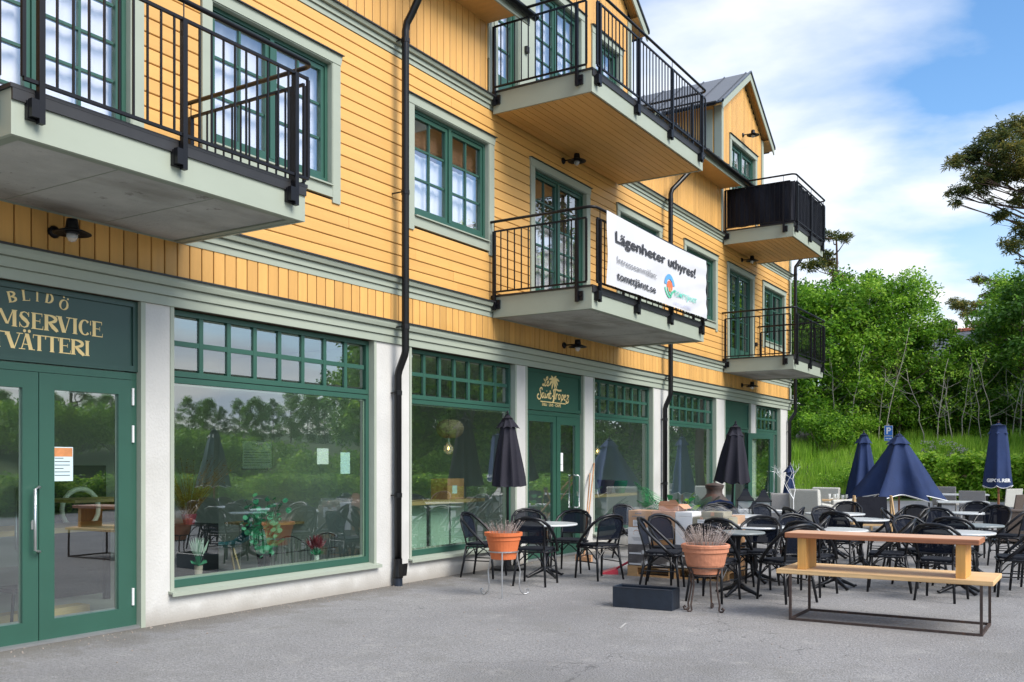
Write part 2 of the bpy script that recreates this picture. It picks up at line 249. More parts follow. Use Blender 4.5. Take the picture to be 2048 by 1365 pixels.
# ---------------------------------------------------------------- mesh builder
class MB:
    def __init__(s): s.v = []; s.f = []
    def quad(s, a, b, c, d): i = len(s.v); s.v += [a, b, c, d]; s.f.append((i, i + 1, i + 2, i + 3)); return s
    def poly(s, pts): i = len(s.v); s.v += [tuple(p) for p in pts]; s.f.append(tuple(range(i, i + len(pts)))); return s
    def box(s, x0, y0, z0, x1, y1, z1):
        if x0 > x1: x0, x1 = x1, x0
        if y0 > y1: y0, y1 = y1, y0
        if z0 > z1: z0, z1 = z1, z0
        i = len(s.v); s.v += [(x0, y0, z0), (x1, y0, z0), (x1, y1, z0), (x0, y1, z0), (x0, y0, z1), (x1, y0, z1), (x1, y1, z1), (x0, y1, z1)]
        s.f += [tuple(i + k for k in q) for q in ((0, 3, 2, 1), (4, 5, 6, 7), (0, 1, 5, 4), (1, 2, 6, 5), (2, 3, 7, 6), (3, 0, 4, 7))]; return s
    def prism(s, prof, y0, y1, axis='y'):   # profile of (x,z) swept along y, or (y,z) swept along x, or (x,y) along z
        n = len(prof); i = len(s.v)
        f = {'y': lambda a, b, t: (a, t, b), 'x': lambda a, b, t: (t, a, b), 'z': lambda a, b, t: (a, b, t)}[axis]
        for t in (y0, y1): s.v += [f(a, b, t) for a, b in prof]
        s.f += [(i + k, i + (k + 1) % n, i + n + (k + 1) % n, i + n + k) for k in range(n)]
        s.f += [tuple(i + k for k in range(n))[::-1], tuple(i + n + k for k in range(n))]; return s
    def tube(s, pts, r, seg=6, caps=True, flat=None):
        P = [Vector(p) for p in pts]; n = len(P); rr = r if isinstance(r, (list, tuple)) else [r] * n
        up = None; base = len(s.v)
        for k in range(n):
            d = (P[min(k + 1, n - 1)] - P[max(k - 1, 0)]); d = d.normalized() if d.length > 1e-9 else Vector((0, 0, 1))
            if up is None: a = Vector((0, 0, 1)) if abs(d.z) < .9 else Vector((1, 0, 0))
            else: a = up
            u = d.cross(a); u = u.normalized() if u.length > 1e-6 else d.orthogonal().normalized(); v = u.cross(d).normalized(); up = v
            for j in range(seg):
                t = 2 * PI * j / seg; q = P[k] + (u * math.cos(t) + v * math.sin(t) * (flat or 1)) * rr[k]; s.v.append(tuple(q))
        for k in range(n - 1):
            for j in range(seg):
                a = base + k * seg + j; b = base + k * seg + (j + 1) % seg; s.f.append((a, b, b + seg, a + seg))
        if caps:
            s.f.append(tuple(base + j for j in range(seg))[::-1]); s.f.append(tuple(base + (n - 1) * seg + j for j in range(seg)))
        return s
    def bar(s, a, b, w, h=None):   # square section bar
        return s.tube([a, b], (w if h is None else w) * .7071, 4)
    def lathe(s, prof, cx=0, cy=0, seg=24, z0=0, closed=True):
        i = len(s.v); n = len(prof)
        for (r, z) in prof:
            for j in range(seg):
                t = 2 * PI * j / seg; s.v.append((cx + r * math.cos(t), cy + r * math.sin(t), z + z0))
        for k in range(n - 1):
            for j in range(seg):
                a = i + k * seg + j; b = i + k * seg + (j + 1) % seg; s.f.append((a, b, b + seg, a + seg))
        if closed:
            s.f.append(tuple(i + j for j in range(seg))[::-1]); s.f.append(tuple(i + (n - 1) * seg + j for j in range(seg)))
        return s
    def mesh(s, name, smooth=False):
        m = bpy.data.meshes.new(name); m.from_pydata(s.v, [], s.f); m.update()
        if smooth: m.polygons.foreach_set('use_smooth', [True] * len(m.polygons))
        return m
def obj(name, mb, material, parent=None, smooth=False, bevel=0, label=None, kind=None, auto=False):
    me = mb if isinstance(mb, bpy.types.Mesh) else mb.mesh(name, smooth)
    if not me.materials: me.materials.append(MT[material] if isinstance(material, str) else material)
    o = bpy.data.objects.new(name, me); C.objects.link(o)
    if parent: o.parent = parent
    if bevel: b = o.modifiers.new('bevel', 'BEVEL'); b.width = bevel; b.segments = 2; b.limit_method = 'ANGLE'
    if label: o['label'] = label
    if kind: o['kind'] = kind
    return o
def thing(name, label, cat, loc=(0, 0, 0), rz=0, group=None):
    o = bpy.data.objects.new(name, None); C.objects.link(o); o.location = loc; o.rotation_euler = (0, 0, rz); o.empty_display_size = .2
    o['label'] = label; o['category'] = cat
    if group: o['group'] = group
    return o
def tag(o, label, cat, group=None):
    o['label'] = label; o['category'] = cat
    if group: o['group'] = group
    return o
def node(name, parent):
    o = bpy.data.objects.new(name, None); C.objects.link(o); o.parent = parent; return o
def dup(root, loc, rz=0, label=None, group=None, scale=None, tilt=None):
    def rec(o, par):
        c = o.copy(); C.objects.link(c)
        if par: c.parent = par; c.matrix_parent_inverse = o.matrix_parent_inverse
        for ch in kids.get(o, []): rec(ch, c)
        return c
    kids = {}
    for o in root.children_recursive: kids.setdefault(o.parent, []).append(o)
    r = rec(root, None); r.location = loc; r.rotation_euler = (tilt[0], tilt[1], rz) if tilt else (0, 0, rz)
    if scale: r.scale = (scale,) * 3 if isinstance(scale, (int, float)) else scale
    if label: r['label'] = label
    if group: r['group'] = group
    return r
def head(hx, hy): return math.atan2(-hx, hy)   # rotation that turns local +Y to (hx,hy)
def textmesh(s, size, bold=0.0, align='LEFT', spacing=1.0, res=3):
    cu = bpy.data.curves.new('t', 'FONT'); cu.body = s; cu.size = size; cu.offset = bold; cu.align_x = align; cu.space_character = spacing; cu.resolution_u = res
    o = bpy.data.objects.new('t', cu); C.objects.link(o); dg = bpy.context.evaluated_depsgraph_get()
    me = bpy.data.meshes.new_from_object(o.evaluated_get(dg)); V = [tuple(v.co) for v in me.vertices]; Fc = [tuple(p.vertices) for p in me.polygons]
    bpy.data.objects.remove(o); bpy.data.curves.remove(cu); bpy.data.meshes.remove(me)
    return V, Fc
def text_on(mb, s, size, fn, bold=0.0, align='LEFT', spacing=1.0, xs=1.0):
    V, Fc = textmesh(s, size, bold, align, spacing); i = len(mb.v)
    mb.v += [fn(v[0] * xs, v[1]) for v in V]; mb.f += [tuple(i + k for k in f) for f in Fc]
# ================================================================ SETTING: ground and bank
def fc(px, py=None, x=0.0):            # photograph pixel on the facade plane -> metres along it (and height)
    u = (px - 1024) / 1900; dx = FX + u * RX; t = (x - CX) / dx; y = t * (FY + u * RY)
    return y if py is None else (y, CZ + (928 - py) * t / 1900)
def sstep(a, b, v): v = max(0, min(1, (v - a) / (b - a))); return v * v * (3 - 2 * v)
def terrain(x, y):
    s = max(y - 44 - .25 * x, (x - 21) if y > 2 else (x - 21) - (2 - y) * .5)
    far = max(0, min(1, (30 - y) / 25)); h = (2.5 - 1.9 * far) * sstep(0, 11, s) + .05 * (1 - far) * max(0, min(s, 120) - 10)
    return h
asph = MB(); asph.poly([(-60, -60, -.02), (120, -60, -.02), (120, 140, -.02), (-60, 140, -.02)])
asph = MB(); asph.quad((-.02, -40, 0), (24, -40, 0), (24, 27.2, 0), (-.02, 27.2, 0)); asph.quad((-25, 27.2, 0), (24, 27.2, 0), (24, 47.5, 0), (-25, 47.5, 0))
obj('asphalt', asph, 'asphalt', kind='structure')
g = MB(); n = 90
xs = [-260 + 6 * i for i in range(110)]; ys = [-200 + 6 * i for i in range(110)]
def rel(x, y):
    h = terrain(x, y)
    if h < .02: return -.06
    return h + .15 * math.sin(x * .7) * math.sin(y * .55)
for x in xs:
    for y in ys: g.v.append((x, y, rel(x, y)))
for i in range(len(xs) - 1):
    for j in range(len(ys) - 1):
        a = i * len(ys) + j; g.f.append((a, a + len(ys), a + len(ys) + 1, a + 1))
mat('earth', (.055, .085, .02), .95, .3, 1.2, .6)
obj('ground', g, 'earth', smooth=True, kind='structure')
k = MB()   # pebbles and grit swept against the wall
rg = random.Random(3)
for i in range(700):
    y = rg.uniform(3, 26); x = .02 + abs(rg.gauss(0, .16)); r = rg.uniform(.003, .009)
    if rg.random() < .12: x = rg.uniform(.3, 6.8); y = rg.uniform(4.5, 12)
    k.lathe([(r * .8, 0), (r, r * .5), (r * .4, r)], x, y, 5)
obj('gravel', k, 'rock', kind='stuff')

# ================================================================ THE BUILDING
B = thing('apartment_building', 'yellow timber apartment block with green shopfront windows and black railed balconies', 'building')
Y0, Y1 = -3.0, 27.2
def holes_wall(mb, x0, x1, y0, y1, z0, z1, holes):
    ys = sorted({y0, y1, *[h[0] for h in holes], *[h[1] for h in holes]}); ys = [y for y in ys if y0 <= y <= y1]
    for a, b in zip(ys[:-1], ys[1:]):
        m = (a + b) / 2; hs = sorted([h for h in holes if h[0] < m < h[1]], key=lambda h: h[2]); z = z0
        for h in hs:
            if h[2] > z: mb.box(x0, a, z, x1, b, min(h[2], z1))
            z = max(z, h[3])
        if z < z1: mb.box(x0, a, z, x1, b, z1)
GH = [(-1.2, 2.6, .30, 3.08), (3.76, 5.77, 0, 3.08), (6.05, 9.12, .30, 3.08), (9.78, 12.43, .30, 3.08), (12.70, 14.67, 0, 3.08), (15.0, 17.63, .30, 3.08), (18.37, 21.24, .30, 3.08), (21.78, 23.76, 0, 3.08), (24.12, 26.33, .30, 3.08)]
for a_, b_ in ((Y0, 3.76), (5.77, 12.70), (14.67, 21.78), (23.76, 27.03)):
    m = MB(); holes_wall(m, -.25, 0, a_, b_, 0, 3.078, [h for h in GH if h[2] > 0]); obj('plaster_wall', m, 'plaster', B)
obj('gable_wall', MB().box(-9, 26.85, 0, -.25, 27.03, 3.078), 'plaster', B)
UH = [(3.80, 5.60, 4.02, 6.25), (6.53, 8.30, 4.83, 6.25), (9.84, 11.62, 4.83, 6.25), (12.93, 14.69, 4.02, 6.25), (16.03, 17.86, 4.83, 6.25), (19.30, 21.10, 4.83, 6.25), (22.04, 23.80, 4.02, 6.25), (24.75, 26.60, 4.83, 6.25)]
DH = [(11.85, 12.45, 7.05, 9.2), (12.94, 14.50, 7.05, 9.2), (15.02, 16.02, 7.7, 9.15), (22.20, 24.02, 7.9, 9.36)]
m = MB(); holes_wall(m, -.25, -.005, Y0, Y1, 3.08, 8.1, UH + DH); m.box(-9, 27.0, 3.08, -.25, Y1, 8.1)
obj('backing_wall', m, 'backing', B)
# gable end boards and corner boards
m = MB(); 
for k_ in range(60):
    x = -.03 - k_ * .148; m.box(x - .14, Y1, 3.4, x, Y1 + .02, 8.6)
obj('gable_cladding', m, 'yellow_upright', B, kind='stuff')
for z0, z1 in ((3.375, 3.705), (3.945, 6.75), (6.965, 8.0)):
    m = MB(); m.box(-.12, Y1 + .02, z0, .045, Y1 + .045, z1); m.box(.021, Y1 - .11, z0, .045, Y1 + .018, z1); obj('corner_board', m, 'trim', B)
# cornices: stacked moulded boards with black flashing on top
def cornice(zb, zt, name='cornice', ya=Y0, yb=Y1):
    h = zt - zb; m = MB(); e = .0
    m.box(-.003, ya, zb, .028, yb + .03, zb + h * .30); m.box(-.003, ya, zb + h * .30, .018, yb + .02, zb + h * .335)
    m.box(-.003, ya, zb + h * .335, .05, yb + .05, zb + h * .62); m.box(-.003, ya, zb + h * .62, .035, yb + .035, zb + h * .655)
    m.prism([(-.003, zb + h * .655), (.085, zb + h * .655), (.10, zb + h * .80), (.10, zb + h * .95), (-.003, zb + h * .95)], ya, yb + .09)
    o = obj(name, m, 'trim', B); f = MB(); f.prism([(-.003, zt + .012), (.125, zt - .006), (.125, zt - .022), (.105, zt - .022), (.105, zt - h * .05 + .001), (-.003, zt - h * .05 + .001)], ya, yb + .11); obj('flashing', f, 'flashing', o)
cornice(3.08, 3.365); cornice(3.71, 3.935); cornice(6.76, 6.95)
# horizontal lap boards, cut round every window casing
CH = [(h[0] - .13, h[1] + .14, (h[2] - .162) if h[2] > 4.3 else h[2] - .2, h[3] + .12) for h in UH]
rb = random.Random(5)
def cuts(a, b, z0, z1, H):
    iv = [(a, b)]
    for h in H:
        if h[2] < z1 - .02 and h[3] > z0 + .02:
            nv = []
            for p, q in iv:
                if h[1] <= p or h[0] >= q: nv.append((p, q)); continue
                if h[0] > p: nv.append((p, h[0]))
                if h[1] < q: nv.append((h[1], q))
            iv = nv
    return [(p, q) for p, q in iv if q - p > .03]
z = 3.945; P = .1415
while z < 6.74:
    zt = min(z + P - .009, 6.755)
    segs_ = []
    for a, b in cuts(Y0, 27.09, z, zt, CH):
        if b - a > 3.0 and rb.random() < .8: c_ = a + (b - a) * rb.uniform(.25, .75); segs_ += [(a, c_ - .0015), (c_ + .0015, b)]
        else: segs_.append((a, b))
    for a, b in segs_:
        j = rb.uniform(-.0012, .0012); m = MB(); m.prism([(-.004, z), (.014 + j, z), (.019 + j, z + .006), (.017 + j, zt - .004), (.011 + j, zt), (-.004, zt)], a, b); obj('siding_board', m, 'yellow', B)
    z += P
# upright boards
def upright(ya, yb, z0, z1, H=(), name='cladding_board', top=None, x=0.0):
    p = .1485; y = ya; stuff = MB() if name != 'cladding_board' else None
    while y < yb - .01:
        q = min(y + p - .012, yb); zt = z1 if top is None else top((y + q) / 2)
        zs = [(z0, zt)]
        for h in H:
            if h[0] < (y + q) / 2 < h[1]:
                nz_ = []
                for a, b in zs:
                    if h[2] > a: nz_.append((a, min(b, h[2])))
                    if h[3] < b: nz_.append((max(a, h[3]), b))
                zs = nz_
        for a, b in zs:
            if b - a < .02: continue
            j = rb.uniform(-.001, .001); t = MB() if stuff is None else stuff
            t.prism([(x - .004, y), (x + .013 + j, y), (x + .018 + j, y + .006), (x + .018 + j, q - .006), (x + .013 + j, q), (x - .004, q)], a, b, 'z')
            if stuff is None: obj('cladding_board', t, 'yellow_upright', B)
        y += p
    if stuff is not None: obj(name, stuff, 'yellow_upright', B, kind='stuff')
upright(4.2, 27.09, 3.37, 3.712); upright(Y0, 4.19, 3.37, 3.712, name='far_cladding')
DCH = [(h[0] - .12, h[1] + .12, h[2] - .2, h[3] + .13) for h in DH]
upright(8.0, 11.60, 6.955, 8.0); upright(Y0, 7.99, 6.955, 8.0, name='far_cladding'); upright(16.5, 21.5, 6.955, 8.0); upright(24.66, 27.09, 6.955, 8.0)

# ---------------------------------------------------------------- windows
def panes(parent, x, y0, y1, z0, z1, cols, rows, bar=.026, gl='glass_upper', dark='green', skip=0):
    cw = (y1 - y0) / cols; rh = (z1 - z0) / rows
    for i in range(cols):
        for j in range(rows):
            a = y0 + i * cw + bar / 2; b = y0 + (i + 1) * cw - bar / 2; c = z0 + j * rh + bar / 2; d = z0 + (j + 1) * rh - bar / 2
            obj('pane', MB().quad((x, a, c), (x, b, c), (x, b, d), (x, a, d)), gl, parent)
    for i in range(1, cols): y = y0 + i * cw; obj('muntin', MB().box(x - .035, y - bar / 2, z0, x + .018, y + bar / 2, z1), dark, parent)
    for j in range(1, rows):
        zz_ = z0 + j * rh
        for i in range(cols):
            obj('muntin', MB().box(x - .034, y0 + i * cw + bar / 2, zz_ - bar / 2, x + .016, y0 + (i + 1) * cw - bar / 2, zz_ + bar / 2), dark, parent)
def ring(mb, x0, x1, y0, y1, z0, z1, w, wb=None):
    wb = wb or w; mb.box(x0, y0, z0, x1, y0 + w, z1); mb.box(x0, y1 - w, z0, x1, y1, z1); mb.box(x0, y0 + w, z1 - w, x1, y1 - w, z1); mb.box(x0, y0 + w, z0, x1, y1 - w, z0 + wb)
def curtain(parent, y0, y1, z0, z1, x=-.24, name='curtain', m_='curtain', amp=.011):
    m = MB(); n = int((y1 - y0) / .035); rr = random.Random(int(y0 * 10)); ph = rr.random() * 6
    for i in range(n + 1):
        y = y0 + (y1 - y0) * i / n; xx = x + amp * math.sin(i * 1.25 + ph + .8 * math.sin(i * .31)); m.v += [(xx, y, z0), (xx, y, z1)]
    for i in range(n): m.f.append((2 * i, 2 * i + 2, 2 * i + 3, 2 * i + 1))
    obj(name, m, m_, parent, smooth=True)
def upper_window(h, door=False, rows=3, inner_panel=None, casing=(.12, .13), light='curtain', cut=0):
    y0, y1, z0, z1 = h
    W = MB(); ring(W, -.12, -.035, y0 + .012, y1 - .012, z0 + .01, z1 - .01, .045, .05); mid = (y0 + y1) / 2; two = (y1 - y0) > 1.2
    if two: W.box(-.115, mid - .03, z0 + .06, -.03, mid + .03, z1 - .055)
    wo = obj('french_door' if door else 'window', W, 'green', B)
    leaves = [(y0 + .057, mid - .03), (mid + .03, y1 - .057)] if two else [(y0 + .057, y1 - .057)]
    for a, b in leaves:
        zb = z0 + .06
        s = MB(); bot = .055
        if door: bot = .30
        ring(s, -.10, -.05, a + .004, b - .004, zb + .003, z1 - .06, .05, bot)
        sh = obj('sash', s, 'green', wo)
        panes(wo, -.082, a + .054, b - .054, zb + bot + .003, z1 - .11, 2 if (b - a) > .55 else 1, rows)
    c = MB(); cw0, cw1 = casing; zt = z1; zl = (z0 - .22) if not door else z0 - .0
    c.box(-.004, y0 - cw0, zl, .040, y0, zt); c.box(-.004, y1, zl, .040, y1 + cw1, zt)
    c.box(-.12, y0 + .001, z0, .034, y0 + .012, zt); c.box(-.12, y1 - .012, z0, .034, y1 - .001, zt); c.box(-.12, y0 + .012, zt - .011, .034, y1 - .012, zt)
    # head board with flared ends
    c.prism([(y0 - cw0, zt + .0005), (y1 + cw1, zt + .0005), (y1 + cw1 + .03, zt + .12), (y0 - cw0 - .03, zt + .12)], -.004, .047, 'x')
    if not door: c.box(-.004, y0 - .0, z0 - .16, .036, y1 + .0, z0 - .035)
    obj('casing', c, 'trim', wo)
    f = MB(); f.prism([(-.004, zt + .134), (.075, zt + .127), (.075, zt + .115), (.05, zt + .1201), (-.004, zt + .1201)], y0 - cw0 - .035, y1 + cw1 + .035); obj('drip_cap', f, 'flashing', wo)
    if not door:
        f = MB(); f.prism([(-.12, z0 + .008), (.07, z0 - .018), (.07, z0 - .034), (-.12, z0 - .02)], y0 + .012, y1 - .012); obj('sill', f, 'trim', wo)
    zc = z0 + .05
    if light == 'curtain':
        curtain(wo, y0 - .02, y1 + .02, zc, z1 if not inner_panel else inner_panel, -.19)
        if inner_panel: obj('brown_panel', MB().box(-.225, y0, inner_panel - .02, -.21, y1, z1), 'inner_panel', wo)  # plain brown panel indoors, across the top of the opening
    return wo
upper_window(UH[0], True, 5); upper_window(UH[1]); upper_window(UH[2], inner_panel=5.72)
upper_window(UH[3], True, 5, inner_panel=5.5); upper_window(UH[4]); upper_window(UH[5]); upper_window(UH[6], True, 5, light='none'); upper_window(UH[7], light='none')
m = MB(); m.box(-3.2, Y0, 3.95, -3.1, 27, 8); m.box(-3.1, Y0, 6.45, -.26, 27, 6.5); m.box(-3.1, Y0, 3.9, -.26, 27, 3.96); obj('inner_wall', m, 'wall_inside', B)

# ---------------------------------------------------------------- shop windows
def shop_window(h, cols, big_cols=1):
    y0, y1, z0, z1 = h; x = -.10
    W = MB(); ring(W, x - .05, x + .02, y0 + .045, y1 - .045, .325, 2.405, .055, .075); ring(W, x - .05, x + .02, y0 + .045, y1 - .045, 2.414, 3.072, .05, .055)
    wo = obj('shop_window', W, 'green', B)
    obj('gasket', MB().box(x - .045, y0 + .05, 2.4052, x + .004, y1 - .05, 2.4138), 'plastic_black', wo)
    obj('pane', MB().quad((x - .01, y0 + .1, .4), (x - .01, y1 - .1, .4), (x - .01, y1 - .1, 2.35), (x - .01, y0 + .1, 2.35)), 'glass', wo)
    panes(wo, x - .01, y0 + .095, y1 - .095, 2.468, 3.022, cols, 2, .05, 'glass')
    bd = MB(); ring(bd, x - .04, x - .0105, y0 + .1001, y1 - .1001, .4001, 2.3499, .022); obj('glazing_bead', bd, 'trim', wo)
    obj('jamb_lining', MB().box(-.24, y0 + .001, .30, .008, y0 + .045, 3.0795), 'trim', wo); obj('jamb_lining', MB().box(-.24, y1 - .045, .30, .008, y1 - .001, 3.0795), 'trim', wo)
    s = MB(); s.prism([(-.15, .324), (-.07, .322), (.075, .300), (.075, .262), (.06, .262), (.06, .285), (-.15, .285)], y0 - .02, y1 + .03); obj('sill', s, 'trim', wo)
    return wo
SW = [shop_window(GH[0], 8), shop_window(GH[2], 8), shop_window(GH[3], 7), shop_window(GH[5], 7), shop_window(GH[6], 7), shop_window(GH[8], 6)]

# ---------------------------------------------------------------- shop doors
def handle(parent, x, y, z0, z1, s=1):
    m = MB(); m.tube([(x, y + .07 * s, z0), (x + .055, y + .05 * s, z0), (x + .07, y, z0 + .015), (x + .07, y, z1 - .015), (x + .055, y + .05 * s, z1), (x, y + .07 * s, z1)], .013, 8); obj('handle', m, 'steel', parent, smooth=True)
def leaf(y0, y1, z1, x=-.06, hs=None, hinge=None, lock=None, rail=.14, bottom=.17, z0=.03):
    m = MB(); ring(m, x - .05, x + .008, y0, y1, z0, z1, rail, bottom + .0); l = obj('door_leaf', m, 'green', B)
    obj('pane', MB().quad((x - .02, y0 + rail, z0 + bottom), (x - .02, y1 - rail, z0 + bottom), (x - .02, y1 - rail, z1 - rail), (x - .02, y0 + rail, z1 - rail)), 'glass', l)
    b = MB(); ring(b, x - .035, x - .0205, y0 + rail + .0005, y1 - rail - .0005, z0 + bottom + .0005, z1 - rail - .0005, .016); obj('glazing_bead', b, 'zinc', l)
    if hs: handle(l, x + .008, hs[0], .80, 1.35, hs[1])
    if lock:
        m = MB(); m.prism([(lock - .016, .99), (lock + .016, .99), (lock + .018, 1.02), (lock + .018, 1.05), (lock + .008, 1.07), (lock - .008, 1.07), (lock - .018, 1.05), (lock - .018, 1.02)], x + .008, x + .016, 'x'); obj('lock', m, 'steel', l)
    if hinge:
        for zz_ in (.22, 1.75, 2.1): obj('hinge', MB().tube([(x + .016, hinge, zz_), (x + .016, hinge, zz_ + .16)], .012, 8), 'paper', l)
    return l
def doorframe(h, sign=True, mt='green', sm='sign_green'):
    y0, y1, z0, z1 = h
    m = MB(); ring(m, -.13, -.065 + .005, y0 + .05, y1 - .05, .0, 2.405, .055, .03); m.box(-.125, y0 + .05, 2.34, -.058, y1 - .05, 2.403)
    d = obj('door_frame', m, mt, B)
    obj('jamb_lining', MB().box(-.24, y0 + .001, 0.001, .008, y0 + .05, 3.0795), 'trim', d); obj('jamb_lining', MB().box(-.24, y1 - .05, 0.001, .008, y1 - .001, 3.0795), 'trim', d)
    obj('threshold', MB().prism([(-.2, .0305), (-.03, .0305), (-.005, .018), (-.005, .001), (-.2, .001)], y0 + .05, y1 - .05), 'zinc', d)
    p = MB(); ring(p, -.12, -.04, y0 + .05, y1 - .05, 2.415, 3.075, .05, .055); p.box(-.12, y0 + .1, 2.47, -.062, y1 - .1, 3.025); s = obj('sign_panel', p, sm, B)
    return d, s
d1, sign1 = doorframe(GH[1]); yl = 4.745
leaf(yl + .004, GH[1][1] - .108, 2.335, hinge=GH[1][1] - .1)
leaf(GH[1][0] + .108, yl - .004, 2.335, hs=(yl - .075, 1), lock=yl - .055)
obj('inside_handle', MB().tube([(-.12, yl - .13, .8), (-.17, yl - .13, .82), (-.17, yl - .13, 1.34), (-.12, yl - .13, 1.35)], .012, 8), 'steel', d1, smooth=True)
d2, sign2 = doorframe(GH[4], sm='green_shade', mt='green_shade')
# second door: narrow side light and leaf standing a little open
y0_, y1_ = GH[4][0] + .1, GH[4][1] - .1
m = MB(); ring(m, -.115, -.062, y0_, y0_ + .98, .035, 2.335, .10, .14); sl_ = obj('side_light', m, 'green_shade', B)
obj('pane', MB().quad((-.09, y0_ + .1, .175), (-.09, y0_ + .88, .175), (-.09, y0_ + .88, 2.23), (-.09, y0_ + .1, 2.23)), 'glass', sl_)
l2 = leaf(y0_ + .985, y1_ - .005, 2.335, hs=(y1_ - .12, -1), lock=y1_ - .07, rail=.13)
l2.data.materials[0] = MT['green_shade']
d3, sign3 = doorframe(GH[7], sm='green', mt='green'); y0_, y1_ = GH[7][0] + .1, GH[7][1] - .1
m = MB(); ring(m, -.115, -.062, y0_, y0_ + .85, .035, 2.335, .10, .14); sl3 = obj('side_light', m, 'green', B)
obj('pane', MB().quad((-.09, y0_ + .1, .175), (-.09, y0_ + .75, .175), (-.09, y0_ + .75, 2.23), (-.09, y0_ + .1, 2.23)), 'glass', sl3)
# third door stands wide open, leaf swung out to the street
m = MB(); Lw = .95; ring(m, -.025, .025, 0, Lw, .03, 2.33, .14, .18); l3 = obj('door_leaf', m, 'green', B, label='green glazed door leaf standing open towards the terrace')
l3.location = (-.05, y1_ - .02, 0); l3.rotation_euler = (0, 0, R_(-24))
obj('pane', MB().quad((0, .14, .21), (0, Lw - .14, .21), (0, Lw - .14, 2.19), (0, .14, 2.19)), 'glass', l3)
handle(l3, .025, Lw - .07, .80, 1.35, -1)

